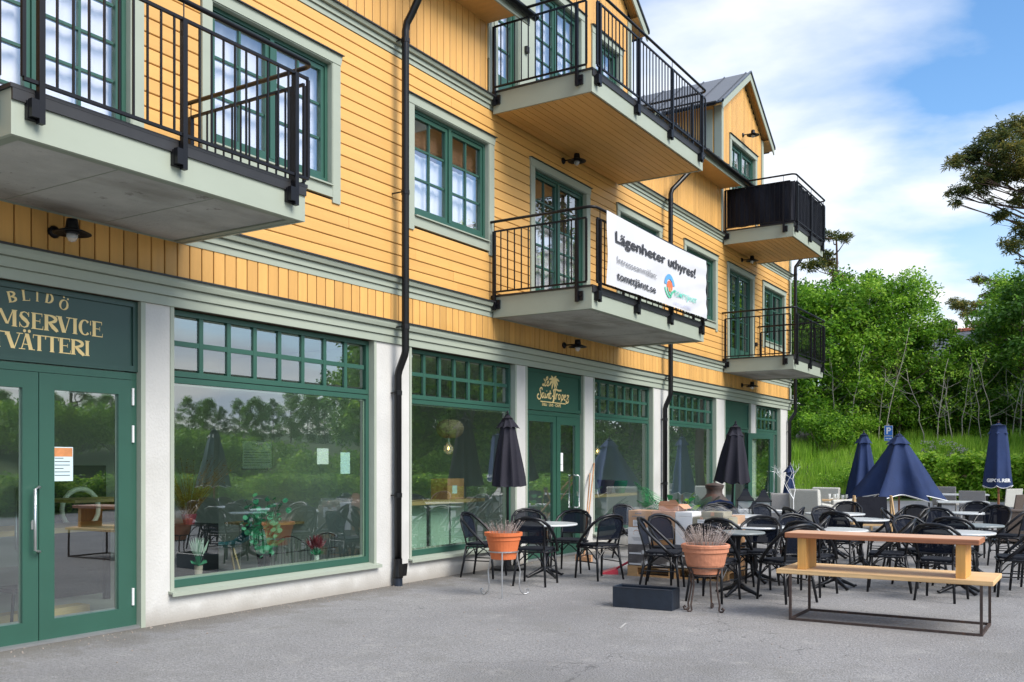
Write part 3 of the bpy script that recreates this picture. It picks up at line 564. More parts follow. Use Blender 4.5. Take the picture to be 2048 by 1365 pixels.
# ---------------------------------------------------------------- lettering on the first sign
def serif(mb, ch, a, b, zb, h, x):
    cnt = [0]; Wd = b - a; st = min(.30 * Wd if ch not in 'I' else Wd * .5, .23 * h); th = .055 * h; sf = .05 * h; k = [0]
    def P_(pts): cnt[0] += 1; mb.poly([(x + cnt[0] * .00015, a + p[0], zb + p[1]) for p in pts])
    def rect(u0, v0, u1, v1): P_([(u0, v0), (u1, v0), (u1, v1), (u0, v1)])
    def stemm(u, w=st, v0=0, v1=h, s=.045 * h * 1.2):
        rect(u, v0, u + w, v1); 
        for vv in (v0, v1): rect(u - s, min(vv, v1 - sf), u + w + s, min(vv, v1 - sf) + sf)
    def stroke(pts, ws):
        n = len(pts)
        Lp, Rp = [], []
        for i in range(n):
            dx = pts[min(i + 1, n - 1)][0] - pts[max(i - 1, 0)][0]; dy = pts[min(i + 1, n - 1)][1] - pts[max(i - 1, 0)][1]; l = math.hypot(dx, dy) or 1
            nx, ny = -dy / l * ws[i] / 2, dx / l * ws[i] / 2; Lp.append((pts[i][0] + nx, pts[i][1] + ny)); Rp.append((pts[i][0] - nx, pts[i][1] - ny))
        for i in range(n - 1): P_([Rp[i], Rp[i + 1], Lp[i + 1], Lp[i]])
    def arc(cx, cy, rx, ry, t0, t1, wmin, wmax, n=10):
        pts = []; ws = []
        for i in range(n + 1):
            t = R_(t0 + (t1 - t0) * i / n); pts.append((cx + rx * math.cos(t), cy + ry * math.sin(t))); ws.append(wmin + (wmax - wmin) * abs(math.cos(t)) ** 1.3)
        stroke(pts, ws)
    s2 = .045 * h
    if ch == 'I': stemm((Wd - st) / 2)
    elif ch in 'LE':
        stemm(s2); rect(s2, 0.0, Wd, sf * 1.2); P_([(Wd - sf, 0), (Wd, 0), (Wd + sf * .3, .24 * h), (Wd - sf * .2, .24 * h)])
        if ch == 'E': rect(s2, h - sf * 1.2, Wd - sf, h); P_([(Wd - 2.2 * sf, h), (Wd - sf, h), (Wd - sf, h * .78), (Wd - 1.5 * sf, h * .78)]); rect(s2, h * .49, Wd * .75, h * .49 + sf); rect(Wd * .75 - sf * .6, h * .38, Wd * .75, h * .66)
    elif ch == 'T': stemm((Wd - st) / 2, s=s2); rect(0, h - sf * 1.2, Wd, h); P_([(0, h), (sf, h), (sf * .6, h * .76), (-sf * .2, h * .76)]); P_([(Wd - sf, h), (Wd, h), (Wd + sf * .2, h * .76), (Wd - sf * .6, h * .76)])
    elif ch in 'BR':
        stemm(s2); r = Wd - s2 - st * .5 - st * .6
        arc(s2 + st * .6, h * .745, r, h * .225, 90, -90, th, st)
        if ch == 'B': arc(s2 + st * .6, h * .265, r * 1.08, h * .24, 90, -90, th, st * 1.05)
        else: stroke([(s2 + st + .05 * h, h * .52), (Wd * .66, h * .25), (Wd - .02 * h, .02 * h)], [st * .7, st * 1.1, st * .9]); rect(Wd * .8, 0, Wd + .05 * h, sf)
    elif ch == 'D': stemm(s2); arc(s2 + st * .6, h * .5, Wd - s2 - st * 1.1, h * .47, 90, -90, th, st * 1.05, 14)
    elif ch in 'OC': arc(Wd / 2, h / 2, Wd / 2 - st / 2, h * .47, (45 if ch == 'C' else 0), (315 if ch == 'C' else 360), th, st, 20)
    if ch == 'C': rect(Wd - sf * 1.6, h * .68, Wd - sf * .5, h * .97); rect(Wd - sf * 1.4, h * .06, Wd - sf * .5, h * .28)
    if ch == 'S':
        r = Wd * .36; stroke([(Wd * .86, h * .80), (Wd * .72, h * .93), (Wd * .48, h * .97), (Wd * .24, h * .88), (Wd * .20, h * .72), (Wd * .38, h * .58), (Wd * .62, h * .46), (Wd * .82, h * .30), (Wd * .76, h * .12), (Wd * .50, h * .03), (Wd * .28, h * .07), (Wd * .12, h * .22)], [th, th, th, st * .6, st * .95, st * 1.1, st * 1.1, st * .95, st * .6, th, th, th])
        rect(Wd * .84, h * .70, Wd * .84 + sf, h * .98); rect(Wd * .06, h * .02, Wd * .06 + sf, h * .32)
    if ch in 'VA':
        f = (lambda v: h - v) if ch == 'V' else (lambda v: v)
        def sk(u0, u1, w): P_([(u0 - w / 2, f(0)), (u0 + w / 2, f(0)), (u1 + w / 2, f(h)), (u1 - w / 2, f(h))])
        if ch == 'V': sk(st * .7, Wd / 2, st * 1.15); sk(Wd - st * .45, Wd / 2 + st * .3, th * 1.2)
        else: sk(st * .4, Wd / 2 - st * .2, th * 1.2); sk(Wd - st * .7, Wd / 2, st * 1.15); rect(Wd * .22, h * .3, Wd * .68, h * .3 + sf)
        for c_ in (st * .55, Wd - st * .5): P_([(c_ - st * .9, f(0)), (c_ + st * .9, f(0)), (c_ + st * .9, f(sf)), (c_ - st * .9, f(sf))])
    if ch == 'M':
        stemm(s2, th * 1.3); stemm(Wd - s2 - st, st); P_([(s2, h), (s2 + st, h), (Wd * .52 + st * .3, h * .12), (Wd * .52 - st * .5, h * .12)]); P_([(Wd - s2 - st, h), (Wd - s2 - st + th, h), (Wd * .52 + st * .2, h * .12), (Wd * .52 - th, h * .12)])
xs_ = -.0385 - .022
lt = MB()
def word(chars, spans, zb, h):
    for c_, (p, q) in zip(chars, spans): serif(lt, c_, fc(p, None, xs_), fc(q, None, xs_), zb, h, xs_)
e_y, e_zb = fc(205, 675.5, xs_); _, e_zt = fc(205, 645, xs_)
word('MSERVICE', [(-6, 34), (37, 60), (63, 86), (88, 115), (114, 142), (143, 157), (157, 182), (184, 205)], e_zb, e_zt - e_zb)
i_y, i_zb = fc(181, 713, xs_); _, i_zt = fc(181, 683, xs_)
word('TVATTERI', [(-20, 11), (9, 43), (40, 67), (66, 91), (91, 117), (118, 141), (142, 168), (168, 181)], i_zb, i_zt - i_zb)
hh = i_zt - i_zb
for p in (49, 58.5): yy = fc(p, None, xs_); lt.poly([(xs_ + .001, yy + .014 * math.cos(t * PI / 4), i_zt + .022 + .014 * math.sin(t * PI / 4)) for t in range(8)])
for c_, p, q, py, rot in (('B', 15, 32, 606, 14), ('L', 44, 59, 603, 7), ('I', 71, 78, 604, 0), ('D', 91, 107, 609, -8), ('O', 118, 137, 622, -18)):
    sub = MB(); ya, yb = fc(p, None, xs_), fc(q, None, xs_); zb = fc(q, py, xs_)[1] + .0; h_ = .092; serif(sub, c_, ya, yb, zb, h_, xs_); cy_, cz_ = (ya + yb) / 2, zb + h_ / 2; a_ = R_(rot)
    if c_ == 'O':
        for yy in (cy_ - .02, cy_ + .02): sub.poly([(xs_ + .001, yy + .009 * math.cos(t * PI / 4), zb + h_ + .018 + .009 * math.sin(t * PI / 4)) for t in range(8)])
    b0 = len(lt.v); lt.v += [(v[0], cy_ + (v[1] - cy_) * math.cos(a_) - (v[2] - cz_) * math.sin(a_), cz_ + (v[1] - cy_) * math.sin(a_) + (v[2] - cz_) * math.cos(a_)) for v in sub.v]; lt.f += [tuple(b0 + k for k in f) for f in sub.f]
obj('lettering', lt, 'gold', sign1)

# second sign: palm and script lettering, drawn as ribbons on the panel
l2m = MB(); cn = [0]; xq = -.0600
def sp(zx, zy): return fc(1050 + zx / 10.5, 730 + zy / 10.5, xq)
def smooth(pts, k=4):
    o = []; n = len(pts)
    for i in range(n - 1):
        p0, p1, p2, p3 = pts[max(i - 1, 0)], pts[i], pts[i + 1], pts[min(i + 2, n - 1)]
        for j in range(k):
            t = j / k; o.append(tuple(.5 * (2 * p1[d] + (p2[d] - p0[d]) * t + (2 * p0[d] - 5 * p1[d] + 4 * p2[d] - p3[d]) * t * t + (3 * p1[d] - p0[d] - 3 * p2[d] + p3[d]) * t ** 3) for d in (0, 1)))
    o.append(pts[-1]); return o
def ribbon(pts, w, taper=False):
    q = [sp(*p) for p in smooth(pts)]; cn[0] += 1; n = len(q); Lp, Rp = [], []
    for i in range(n):
        dx = q[min(i + 1, n - 1)][0] - q[max(i - 1, 0)][0]; dy = q[min(i + 1, n - 1)][1] - q[max(i - 1, 0)][1]; l = math.hypot(dx, dy) or 1
        ww = w * (1 - abs(2 * i / (n - 1) - 1) ** 2 * .9 if taper else 1) / 2; Lp.append((q[i][0] - dy / l * ww, q[i][1] + dx / l * ww)); Rp.append((q[i][0] + dy / l * ww, q[i][1] - dx / l * ww))
    xx = xq + cn[0] * .0002
    for i in range(n - 1): l2m.poly([(xx, *Rp[i]), (xx, *Rp[i + 1]), (xx, *Lp[i + 1]), (xx, *Lp[i])])
c0 = (608, 350)
for p in ([c0, (590, 290), (550, 230)], [c0, (625, 280), (660, 240)], [c0, (560, 300), (505, 310)], [c0, (660, 310), (722, 350)], [c0, (650, 350), (692, 440)], [c0, (545, 370), (515, 440)], [c0, (575, 430), (562, 520)], [c0, (620, 430), (628, 510)], [c0, (645, 420), (665, 500)]): ribbon(p, .045, True)
ribbon([(600, 520), (605, 640), (590, 790)], .034); ribbon([(635, 530), (628, 620), (622, 720)], .026); ribbon([(575, 785), (600, 760), (612, 700)], .03)
ribbon([(585, 545), (640, 515), (700, 545), (762, 540)], .03)
for p in ([(395, 290), (415, 330), (470, 300), (475, 260), (450, 270), (425, 360), (400, 430), (365, 425), (380, 405), (420, 440), (450, 420)], [(455, 400), (490, 370), (488, 345), (462, 370), (460, 425), (480, 440), (505, 415)],
          [(355, 530), (355, 490), (325, 485), (310, 530), (330, 600), (330, 680), (295, 720), (258, 680), (262, 625), (290, 615)],
          [(395, 590), (365, 600), (350, 660), (365, 690), (390, 640), (400, 590), (392, 680), (412, 690)], [(430, 600), (420, 670), (432, 690), (448, 670)], [(452, 545), (455, 560)],
          [(465, 610), (455, 700)], [(460, 650), (485, 610), (498, 620), (488, 690), (505, 700)], [(525, 540), (515, 690), (530, 710), (550, 690)], [(500, 600), (550, 605)], [(560, 660), (590, 662)],
          [(655, 610), (640, 730)], [(648, 650), (668, 615), (685, 625)], [(720, 625), (695, 650), (700, 720), (725, 715), (735, 650), (720, 625)], [(775, 630), (750, 790)], [(765, 660), (790, 635), (800, 670), (785, 735), (762, 730)],
          [(815, 690), (845, 670), (842, 640), (820, 655), (815, 730), (845, 745)], [(870, 650), (912, 655), (870, 740), (905, 750), (900, 790), (862, 805), (855, 775), (910, 735)]): ribbon(p, .024)
ribbon([(315, 765), (580, 795), (850, 825)], .016)
ya, za = sp(355, 858); yb, zb_ = sp(810, 905)
text_on(l2m, 'DELI · LIVS · CAFÉ', .062, lambda u, v: (xq + .002, ya + u, zb_ + .004 + v), .0012, spacing=1.0, xs=(yb - ya) / .56)
obj('lettering', l2m, 'gold', sign2)

# ---------------------------------------------------------------- eaves, gutters, roof, dormers
def eave(ya, yb, end=0):
    m = MB(); m.prism([(.0, 8.0), (.52, 8.0), (.52, 8.02), (0, 8.02)], ya, yb)
    o = obj('soffit', m, 'yellow_upright', B); 
    obj('fascia', MB().box(.5205, ya, 7.97, .545, yb + end, 8.13), 'trim', B)
    gm = MB(); pr = [(.548 + .065 + .065 * math.cos(t), 8.10 + .065 * math.sin(t)) for t in [PI + PI * i / 8 for i in range(9)]]
    pr2 = [(x + (-.006 if x > .61 else .006), z + .006) for x, z in pr[::-1]]
    gm.prism(pr + pr2, ya, yb + end + .05); go = obj('gutter', gm, 'pipe', B, smooth=False)
    r = MB(); sl_ = math.tan(R_(27)); r.prism([(.60, 8.135), (-8.5, 8.135 + 9.1 * sl_), (-8.5, 8.165 + 9.1 * sl_), (.60, 8.165)], ya, yb)
    y = ya + .3
    while y < yb: r.prism([(.60, 8.16), (-8.5, 8.16 + 9.1 * sl_), (-8.5, 8.20 + 9.1 * sl_), (.60, 8.195)], y, y + .03); y += .6
    obj('roof', r, 'roof_metal', B)
    return go
eave(Y0, 11.6, .33); eave(16.5, 21.5, .75); eave(24.66, 27.55, .0)
m = MB(); m.prism([(-17, 8.1), (-8.5, 12.8), (-8.5, 12.75), (-17, 8.05)], Y0, 27.5); m.box(-17, Y0, 0, -16.8, 27.2, 8.1); obj('rear_roof', m, 'roof_metal', B)
def dormer(y0, y1, ztip, zap, depth=5.5, boards=True):
    yc = (y0 + y1) / 2; sl = (zap - ztip) / ((y1 - y0) / 2 + .4); ze = ztip + .03
    def top(y): return min(zap - abs(y - yc) * sl - .16, 99)
    m = MB(); zs = 9.55
    holes_wall(m, -.2, -.005, y0 + .101, y1 - .101, 8.1, zs, DH)
    m.prism([(y0 + .101, zs), (y1 - .101, zs), (y1 - .101, top(y1 - .1)), (yc, top(yc) + .05), (y0 + .101, top(y0 + .1))], -.2, -.005, 'x')
    for yy, s in ((y0, 1), (y1, -1)): m.box(-depth, min(yy, yy + s * .1), 7.4, -.01, max(yy, yy + s * .1), top(yy))
    # cut openings are handled by the boards: the window sits proud of this backing
    d = obj('dormer', m, 'backing', B)
    # cheek cladding
    for yy, s in ((y0, -1), (y1, 1)):
        ck = MB(); x = -.16
        while x > -depth: ck.box(x - .14, yy, 8.0, x, yy + s * .016, top(yy) - .02); x -= .148
        obj('cheek_cladding', ck, 'yellow_upright', d)
        cb = MB(); cb.box(-.14, yy, 7.5, .04, yy + s * .022, top(yy)); cb.box(.019, yy - (s > 0) * .13, 6.97, .041, yy + (s < 0) * .13 + s * .02, top(yy) + .0); obj('corner_board', cb, 'trim', d)
        if boards: fz = MB(); fz.box(-.50, yy + s * .017, 8.0, -.18, yy + s * .03, top(yy) - .1); obj('side_board', fz, 'trim', d)
    for s in (-1, 1):
        yt = yc + s * ((y1 - y0) / 2 + .4); n_ = Vector((0, s * sl, 1)).normalized()
        r = MB(); r.prism([(yc, zap), (yt, ztip), (yt, ztip + .035), (yc, zap + .04)], -depth - 3, .20, 'x'); ro = obj('dormer_roof', r, 'roof_metal', d)
        x = .1
        while x > -depth - 2: ro2 = MB().prism([(yc, zap + .035), (yt, ztip + .03), (yt, ztip + .062), (yc, zap + .067)], x - .02, x, 'x'); obj('seam', ro2, 'roof_metal', ro); x -= .55
        so_ = MB()
        for q in range(4): so_.prism([(yc, zap - .02), (yt - s * .02, ztip - .02), (yt - s * .02, ztip - .035), (yc, zap - .035)], -.0 + q * .045, .04 + q * .045, 'x')
        # side soffit under the eaves
        yw = y0 if s < 0 else y1; so_.prism([(yw, top(yw) - .0), (yt - s * .02, ztip - .06), (yt - s * .02, ztip - .04), (yw, top(yw) + .02)], -depth, .18, 'x')
        obj('soffit', so_, 'yellow_upright', d)
        bb = MB(); bb.prism([(yc, zap - .16), (yt, ztip - .16), (yt, ztip + .0), (yc, zap + .0)], .182, .21, 'x'); obj('barge_board', bb, 'trim', d)
        dp = MB(); dp.prism([(yc, zap + .0405), (yt + s * .02, ztip + .0355), (yt + s * .02, ztip + .0), (yt + s * .02, ztip - .02), (yt + s * .02, ztip + .06), (yc, zap + .07)], .19, .235, 'x'); obj('verge_flashing', dp, 'roof_metal', d)
        gt = MB(); gt.tube([(.05, yt + s * .05, ztip - .02), (-depth, yt + s * .05, ztip - .02)], .05, 8); obj('dormer_gutter', gt, 'pipe', d)
    return d, top
dm1, top1 = dormer(11.62, 16.5, 9.85, 11.95, boards=False)
dm2, top2 = dormer(21.5, 24.66, 9.9, 11.22)
upright(16.1, 16.38, 6.955, 9, top=top1); upright(14.75, 15.0, 6.955, 9, top=top1); 
upright(11.75, 16.3, 9.35, 9, top=top1, name='gable_boards')
upper_window(DH[0], True, 4, light='curtain'); upper_window(DH[1], True, 5, light='curtain'); upper_window(DH[2]); upper_window(DH[3], rows=3)
obj('post_panel', MB().box(-.004, 12.455, 6.96, .05, 12.82, 9.4), 'trim', B)
upright(15.0, 16.1, 6.955, 7.48)
upright(21.63, 24.53, 6.955, 9, H=[(22.06, 24.17, 7.7, 9.49)], top=top2)
# ---------------------------------------------------------------- balconies
def balcony(y0, y1, zb, wood, posts, side=True, label=None):
    D = 1.68; zt = zb + .30
    sl_ = MB(); sl_.box(.05, y0 + .05, zb + .035 if wood else zb + .02, D - .03, y1 - .05, zt - .005); b = obj('balcony', sl_, 'concrete', B, label=label)
    fa = MB(); fa.box(.052, y0, zb, D, y0 + .028, zt); fa.box(.052, y1 - .028, zb, D, y1, zt); fa.box(D - .028, y0 + .0282, zb, D, y1 - .0282, zt); obj('fascia', fa, 'trim', b)
    rim = MB(); ring_ = [(y0 + .0285, y0 + .11), (y1 - .11, y1 - .0285)]
    if not wood:
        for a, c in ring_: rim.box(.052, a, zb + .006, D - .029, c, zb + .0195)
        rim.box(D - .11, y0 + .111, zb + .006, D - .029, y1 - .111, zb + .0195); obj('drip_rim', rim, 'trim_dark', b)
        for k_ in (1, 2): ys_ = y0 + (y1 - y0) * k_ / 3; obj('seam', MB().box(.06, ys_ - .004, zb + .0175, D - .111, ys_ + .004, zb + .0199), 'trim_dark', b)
    else:
        x = .06
        while x < D - .06: obj('soffit_board', MB().box(x, y0 + .029, zb + .012, min(x + .112, D - .03), y1 - .029, zb + .03), 'yellow', b); x += .12
    dk = MB(); dk.box(.01, y0 - .015, zt + .001, D + .02, y1 + .015, zt + .028); dk.box(.05, y0 - .012, zt - .035, .051 + .0, y0 - .001, zt)
    dk.box(D + .002, y0, zt - .075, D + .018, y1, zt); obj('deck_edge', dk, 'flashing', b)
    zh, z1, z0 = zb + 1.395, zb + 1.25, zb + .365
    X1, ya, yb = D + .055, y0 - .05, y1 + .05
    h = MB()
    def corner(cx, cy, r, t0, t1): return [(cx + r * math.cos(R_(t0 + (t1 - t0) * i / 5)), cy + r * math.sin(R_(t0 + (t1 - t0) * i / 5)), zh) for i in range(6)]
    pts = [(.0, ya, zh)] + corner(X1 - .10, ya + .10, .10, -90, 0) + corner(X1 - .10, yb - .10, .10, 0, 90) + [(.0, yb, zh)]
    h.tube(pts, .021, 8); obj('handrail', h, 'black_metal', b, smooth=True)
    def post(x, y, axis):
        m = MB(); m.box(x - .021, y - .021, zb + .10, x + .021, y + .021, z1); m.tube([(x, y, z1), (x, y, zh)], .006, 5); obj('post', m, 'black_metal', b)
        br = MB()
        if axis == 'x': br.box(x + .022, y - .075, zb + .13, x + .028 - .05, y - .022, zb + .25); br.box(D + .001, y - .08, zb + .12, D + .035, y + .0215, zb + .24); br.tube([(D + .03, y - .05, zb + .19), (D + .06, y - .05, zb + .19)], .014, 8)
        else:
            s = -1 if y < (y0 + y1) / 2 else 1; yy = y0 if s < 0 else y1
            br.box(x - .022, yy + s * .001, zb + .12, x + .08, yy + s * .035, zb + .25); br.tube([(x + .05, yy, zb + .19), (x + .05, yy + s * .055, zb + .19)], .014, 8)
        obj('bracket', br, 'black_metal', b)
    def run(p, q, z_lo, z_hi, axis, fixed, ps):
        # rails with closed ends and balusters
        for zz_, nm in ((z_hi, 'top_rail'), (z_lo, 'bottom_rail')):
            m = MB(); a = (p, fixed - .012, zz_ - .012); c = (q, fixed + .012, zz_ + .012)
            m.box(*(a + c) if axis == 'y_fixed' else (fixed - .012, p, zz_ - .012, fixed + .012, q, zz_ + .012)); obj(nm, m, 'black_metal', b)
        n = max(1, round((q - p) / .118))
        for i in range(n + 1):
            t = p + (q - p) * i / n; r = .007 if 0 < i < n else .013
            if any(abs(t - s) < .035 for s in ps): continue
            m = MB(); m.box(t - r, fixed - r, z_lo + .012, t + r, fixed + r, z_hi - .012) if axis == 'y_fixed' else m.box(fixed - r, t - r, z_lo + .012, fixed + r, t + r, z_hi - .012)
            obj('baluster', m, 'black_metal', b)
    for yy in (ya, yb):
        for x in (.10, 1.47): post(x, yy, 'y')
        run(.10, 1.62, z0, z1, 'y_fixed', yy, (.10, 1.47))
    for y in posts: post(X1, y, 'x')
    run(y0 + .05, y1 - .02, z0, z1, 'x_fixed', X1, posts)
    return b
bal_left = balcony(3.50, 6.17, 3.70, False, (3.67, 4.82, 6.0))
bal_mid = balcony(11.70, 15.98, 3.70, False, (11.84, 13.14, 14.42, 15.81))
bal_top = balcony(11.70, 15.93, 6.70, True, (11.84, 13.14, 14.42, 15.76))
bal_rl = balcony(21.61, 24.20, 3.70, False, (21.74, 22.9, 24.05))
bal_rt = balcony(21.61, 24.20, 6.71, True, (21.74, 22.9, 24.05))
balcony(-1.9, 2.2, 3.70, False, (-1.8, -.5, .8, 2.05))

# black privacy fabric on the top right balcony
def cloth_strip(name, pts, z0, z1, material, label, cat, wav=.012, n=26, seed=1):
    m = MB(); rr = random.Random(seed); segs = []
    for (a, b_) in zip(pts[:-1], pts[1:]):
        d = Vector(b_) - Vector(a); nn = Vector((-d.y, d.x)).normalized(); k_ = max(4, int(d.length / .07))
        for i in range(k_): segs.append((Vector(a) + d * i / k_, nn))
    segs.append((Vector(pts[-1]), nn)); rows = 9
    for j, (p, nn) in enumerate(segs):
        for r in range(rows + 1):
            t = r / rows; z = z0 + (z1 - z0) * t + (.015 * math.sin(j * .9) if r == 0 else (.012 * math.sin(j * .8) if r == rows else 0)); o_ = wav * math.sin(j * .85 + t * 2 + seed) * (1 if r not in (0, rows) else .5)
            m.v.append((p.x + nn.x * o_, p.y + nn.y * o_, z))
    for j in range(len(segs) - 1):
        for r in range(rows): a = j * (rows + 1) + r; m.f.append((a, a + rows + 1, a + rows + 2, a + 1))
    return tag(obj(name, m, material, smooth=True), label, cat)
cloth_strip('privacy_screen', [(.12, 21.60), (1.66, 21.60), (1.69, 21.66), (1.69, 24.15), (1.66, 24.21), (.12, 24.21)], 7.07, 7.97, 'screen_fabric', 'black privacy fabric tied inside the railing of the highest balcony at the far end', 'privacy screen', .024)

# banner on the middle balcony
byA, byB = fc(1207.5, 423, 1.77)[0] + .02, 15.82
def bz(u, v):    # u 0..1 along, v 0..1 up -> point, with slack folds from the eyelets
    y = byA + (byB - byA) * u; zt_, zb__ = 5.085 + .0 - .02 * math.sin(PI * u), 4.055 + .02 * u
    x = 1.800 + .010 * math.sin(9 * u + 5 * v) * math.sin(PI * v) + .012 * math.sin(u * 3 + v * 2) + .006 * math.sin(30 * u * (1 - v) + 4 * v)
    return x, y, zb__ + (zt_ - zb__) * v
m = MB(); nu, nv = 70, 20
for i in range(nu + 1):
    for j in range(nv + 1): m.v.append(bz(i / nu, j / nv))
for i in range(nu):
    for j in range(nv): a = i * (nv + 1) + j; m.f.append((a, a + nv + 1, a + nv + 2, a + 1))
ban = tag(obj('banner', m, 'banner', smooth=True), 'white vinyl banner reading Lägenheter uthyres hung on the middle balcony railing', 'banner')
def on_banner(u, v, e=.004): x, y, z = bz(u, v); return (x + e, y, z)
W_, H_ = byB - byA, 1.03
def btext(s, u0, u1, v0, h, bold, material, e=.016):
    V, Fc = textmesh(s, 1, bold); x0 = min(v[0] for v in V); x1 = max(v[0] for v in V); cap = .73
    mb = MB(); 
    # cut into slivers so that the print follows the folds
    mb.v = [on_banner(u0 + (u1 - u0) * (v[0] - x0) / (x1 - x0), v0 + v[1] / cap * h, e) for v in V]; mb.f = Fc
    obj('lettering', mb, material, ban)
def uv(px, py): y, z = fc(px, py, 1.80); return (y - byA) / (byB - byA), (z - 4.06) / 1.02
a = uv(1229, 483); b = uv(1392, 551); btext('Lägenheter uthyres!', a[0], b[0], a[1] - .005, .155, .022, 'ink')
a = uv(1231, 525); b = uv(1311, 551); btext('Intresseanmälan:', a[0], b[0], a[1] - .01, .105, -.0, 'ink_grey')
a = uv(1231, 557); b = uv(1310, 583); btext('tomttjänst.se', a[0], b[0], a[1] - .01, .115, .018, 'ink')
a = uv(1345, 590); b = uv(1391, 602); btext('TOMTTJÄNST', a[0], b[0], a[1] - .015, .085, .01, 'logo_teal')
a = uv(1346, 607); b = uv(1379, 614); btext('I ROSLAGEN', a[0], b[0], a[1] - .03, .06, 0, 'logo_pale')
cu, cv = uv(1337, 573)
def disc(du, dv, ru, rv, t0, t1, material, e, r_in=0):
    mb = MB(); n = 16; pts = [on_banner(cu + du + ru * math.cos(R_(t0 + (t1 - t0) * i / n)), cv + dv + rv * math.sin(R_(t0 + (t1 - t0) * i / n)), e) for i in range(n + 1)]
    if r_in:
        inn = [on_banner(cu + du + ru * r_in * math.cos(R_(t0 + (t1 - t0) * i / n)), cv + dv + rv * r_in * math.sin(R_(t0 + (t1 - t0) * i / n)), e) for i in range(n + 1)]
        for i in range(n): mb.quad(inn[i], pts[i], pts[i + 1], inn[i + 1])
    else: mb.poly(pts)
    obj('logo', mb, material, ban)
disc(0, .02, .048, .17, 0, 180, 'logo_blue', .010, .55); disc(0, .0, .026, .09, 0, 360, 'logo_red', .0105)
for q in range(3): disc(.0 + .012 * q, -.02, .05 - .012 * q, .17 - .045 * q, 185, 275, 'logo_green', .011 + q * .0003, .80)
disc(.06, -.20, .055, .17, 95, 170, 'logo_green', .012, .78)
# dark lower edge hem with ties
tm = MB()
for i in range(24):
    u = (i + .5) / 24; x, y, z = bz(u, 0); tm.tube([(x - .01, y, z + .01), (x - .03, y + .01, z - .03)], .005, 4)
for i in range(0, 24, 3):
    u = (i + .5) / 24; x, y, z = bz(u, 1); tm.tube([(x, y, z - .01), (x - .03, y, z + .03)], .004, 4)
obj('tie', tm, 'plastic_black', ban)

# ---------------------------------------------------------------- downpipes
def pipe(y, ztop, z_el=(2.90, 2.70), xu=.20, xl=.08, elbow=True, ylow=0.0, yt=.15):
    r = .048; m = MB()
    pts = [(.60, y + yt, 7.98), (.58, y + yt * .97, 7.90), (.28, y + yt * .15, 7.22), (.22, y + yt * .04, 7.12), (xu, y, 7.02), (xu, y, z_el[0] + .08), (xu - .01, y, z_el[0] + .03), (xl + .02, y + ylow, z_el[1] + .04), (xl, y + ylow, z_el[1] - .03), (xl, y + ylow, .30)]
    if not elbow: pts = pts[1:]
    m.tube(pts, r, 12); p = obj('downpipe', m, 'pipe', B, smooth=True)
    for z in (6.9, 4.98, 3.28, 2.45, 1.15):
        x = xu if z > 2.9 else xl; yy = y if z > 2.9 else y + ylow; c = MB(); c.lathe([(r + .001, z - .03), (r + .006, z - .028), (r + .006, z + .028), (r + .001, z + .03)], x, yy, 12); c.box(-.0, yy - .05, z - .008, x, yy - .035, z + .008); c.tube([(x, yy - r - .03, z), (x, yy - .03, z)], .007, 5); obj('pipe_clamp', c, 'pipe', p)
    f = MB(); f.lathe([(.05, .34), (.056, .345), (.056, .33), (.056, .26), (.068, .12), (.066, .10)], xl, y + ylow, 14); f.prism([(xl + .0, .27), (xl + .12, .29), (xl + .10, .13), (xl, .11)], y + ylow - .04, y + ylow + .05); obj('leaf_trap', f, 'pipe', p)
    g_ = MB(); g_.lathe([(.060, -.0), (.058, .14), (.052, .14), (.05, .10)], xl, y + ylow, 14); obj('pipe_socket', g_, 'planter_blue', p)
pipe(9.45, 8); pipe(18.03, 8, yt=.80); pipe(27.02, 8, yt=.45, xu=.22, ylow=-.09, z_el=(2.95, 2.75))

# ---------------------------------------------------------------- wall lamps
def wall_lamp():
    t = thing('wall_lamp', '', 'wall lamp', group='black enamel wall lamps on the facade')
    a = MB(); a.lathe([(.055, 0), (.055, .02), (.03, .045)], 0, 0, 12); a.v = [(z, x, y) for x, y, z in a.v]; obj('wall_plate', a, 'black_metal', t, smooth=True)
    m = MB(); m.tube([(.03, 0, 0), (.15, 0, .0), (.24, 0, -.0)], .011, 8); obj('arm', m, 'black_metal', t)
    d = MB(); d.lathe([(.045, .075), (.05, .04), (.055, .0), (.06, -.035), (.06, -.05)], .27, 0, 14); obj('lamp_cap', d, 'black_metal', t, smooth=True)
    s = MB(); s.lathe([(.055, -.005), (.10, -.02), (.155, -.045), (.155, -.05), (.10, -.028), (.055, -.015)], .27, 0, 20); obj('lamp_shade', s, 'black_metal', t, smooth=True)
    g_ = MB(); g_.lathe([(.045, -.05), (.047, -.08), (.03, -.11), (.005, -.12)], .27, 0, 12); obj('glass_bulb', g_, 'lamp_glass', t, smooth=True)
    return t
lamp0 = wall_lamp()
for i, (y, z, lb) in enumerate([(4.84, 3.55, 'black enamel wall lamp above the glazed entrance, nearest to the camera'), (13.87, 6.60, 'black wall lamp under the timber-lined balcony, above the upper french door'), (13.9, 3.53, 'black wall lamp above the palm tree sign and café door'),
                                (22.98, 6.60, 'black wall lamp under the fabric-screened balcony'), (22.98, 3.50, 'black wall lamp above the far open door, below the end balcony'), (23.05, 9.72, 'black wall lamp on the far dormer gable above its window'), (14.0, 9.7, 'black wall lamp high on the nearer dormer gable')]):
    if i == 6: continue
    o = lamp0 if i == 0 else dup(lamp0, (0, 0, 0)); o.location = (.01, y, z); o['label'] = lb
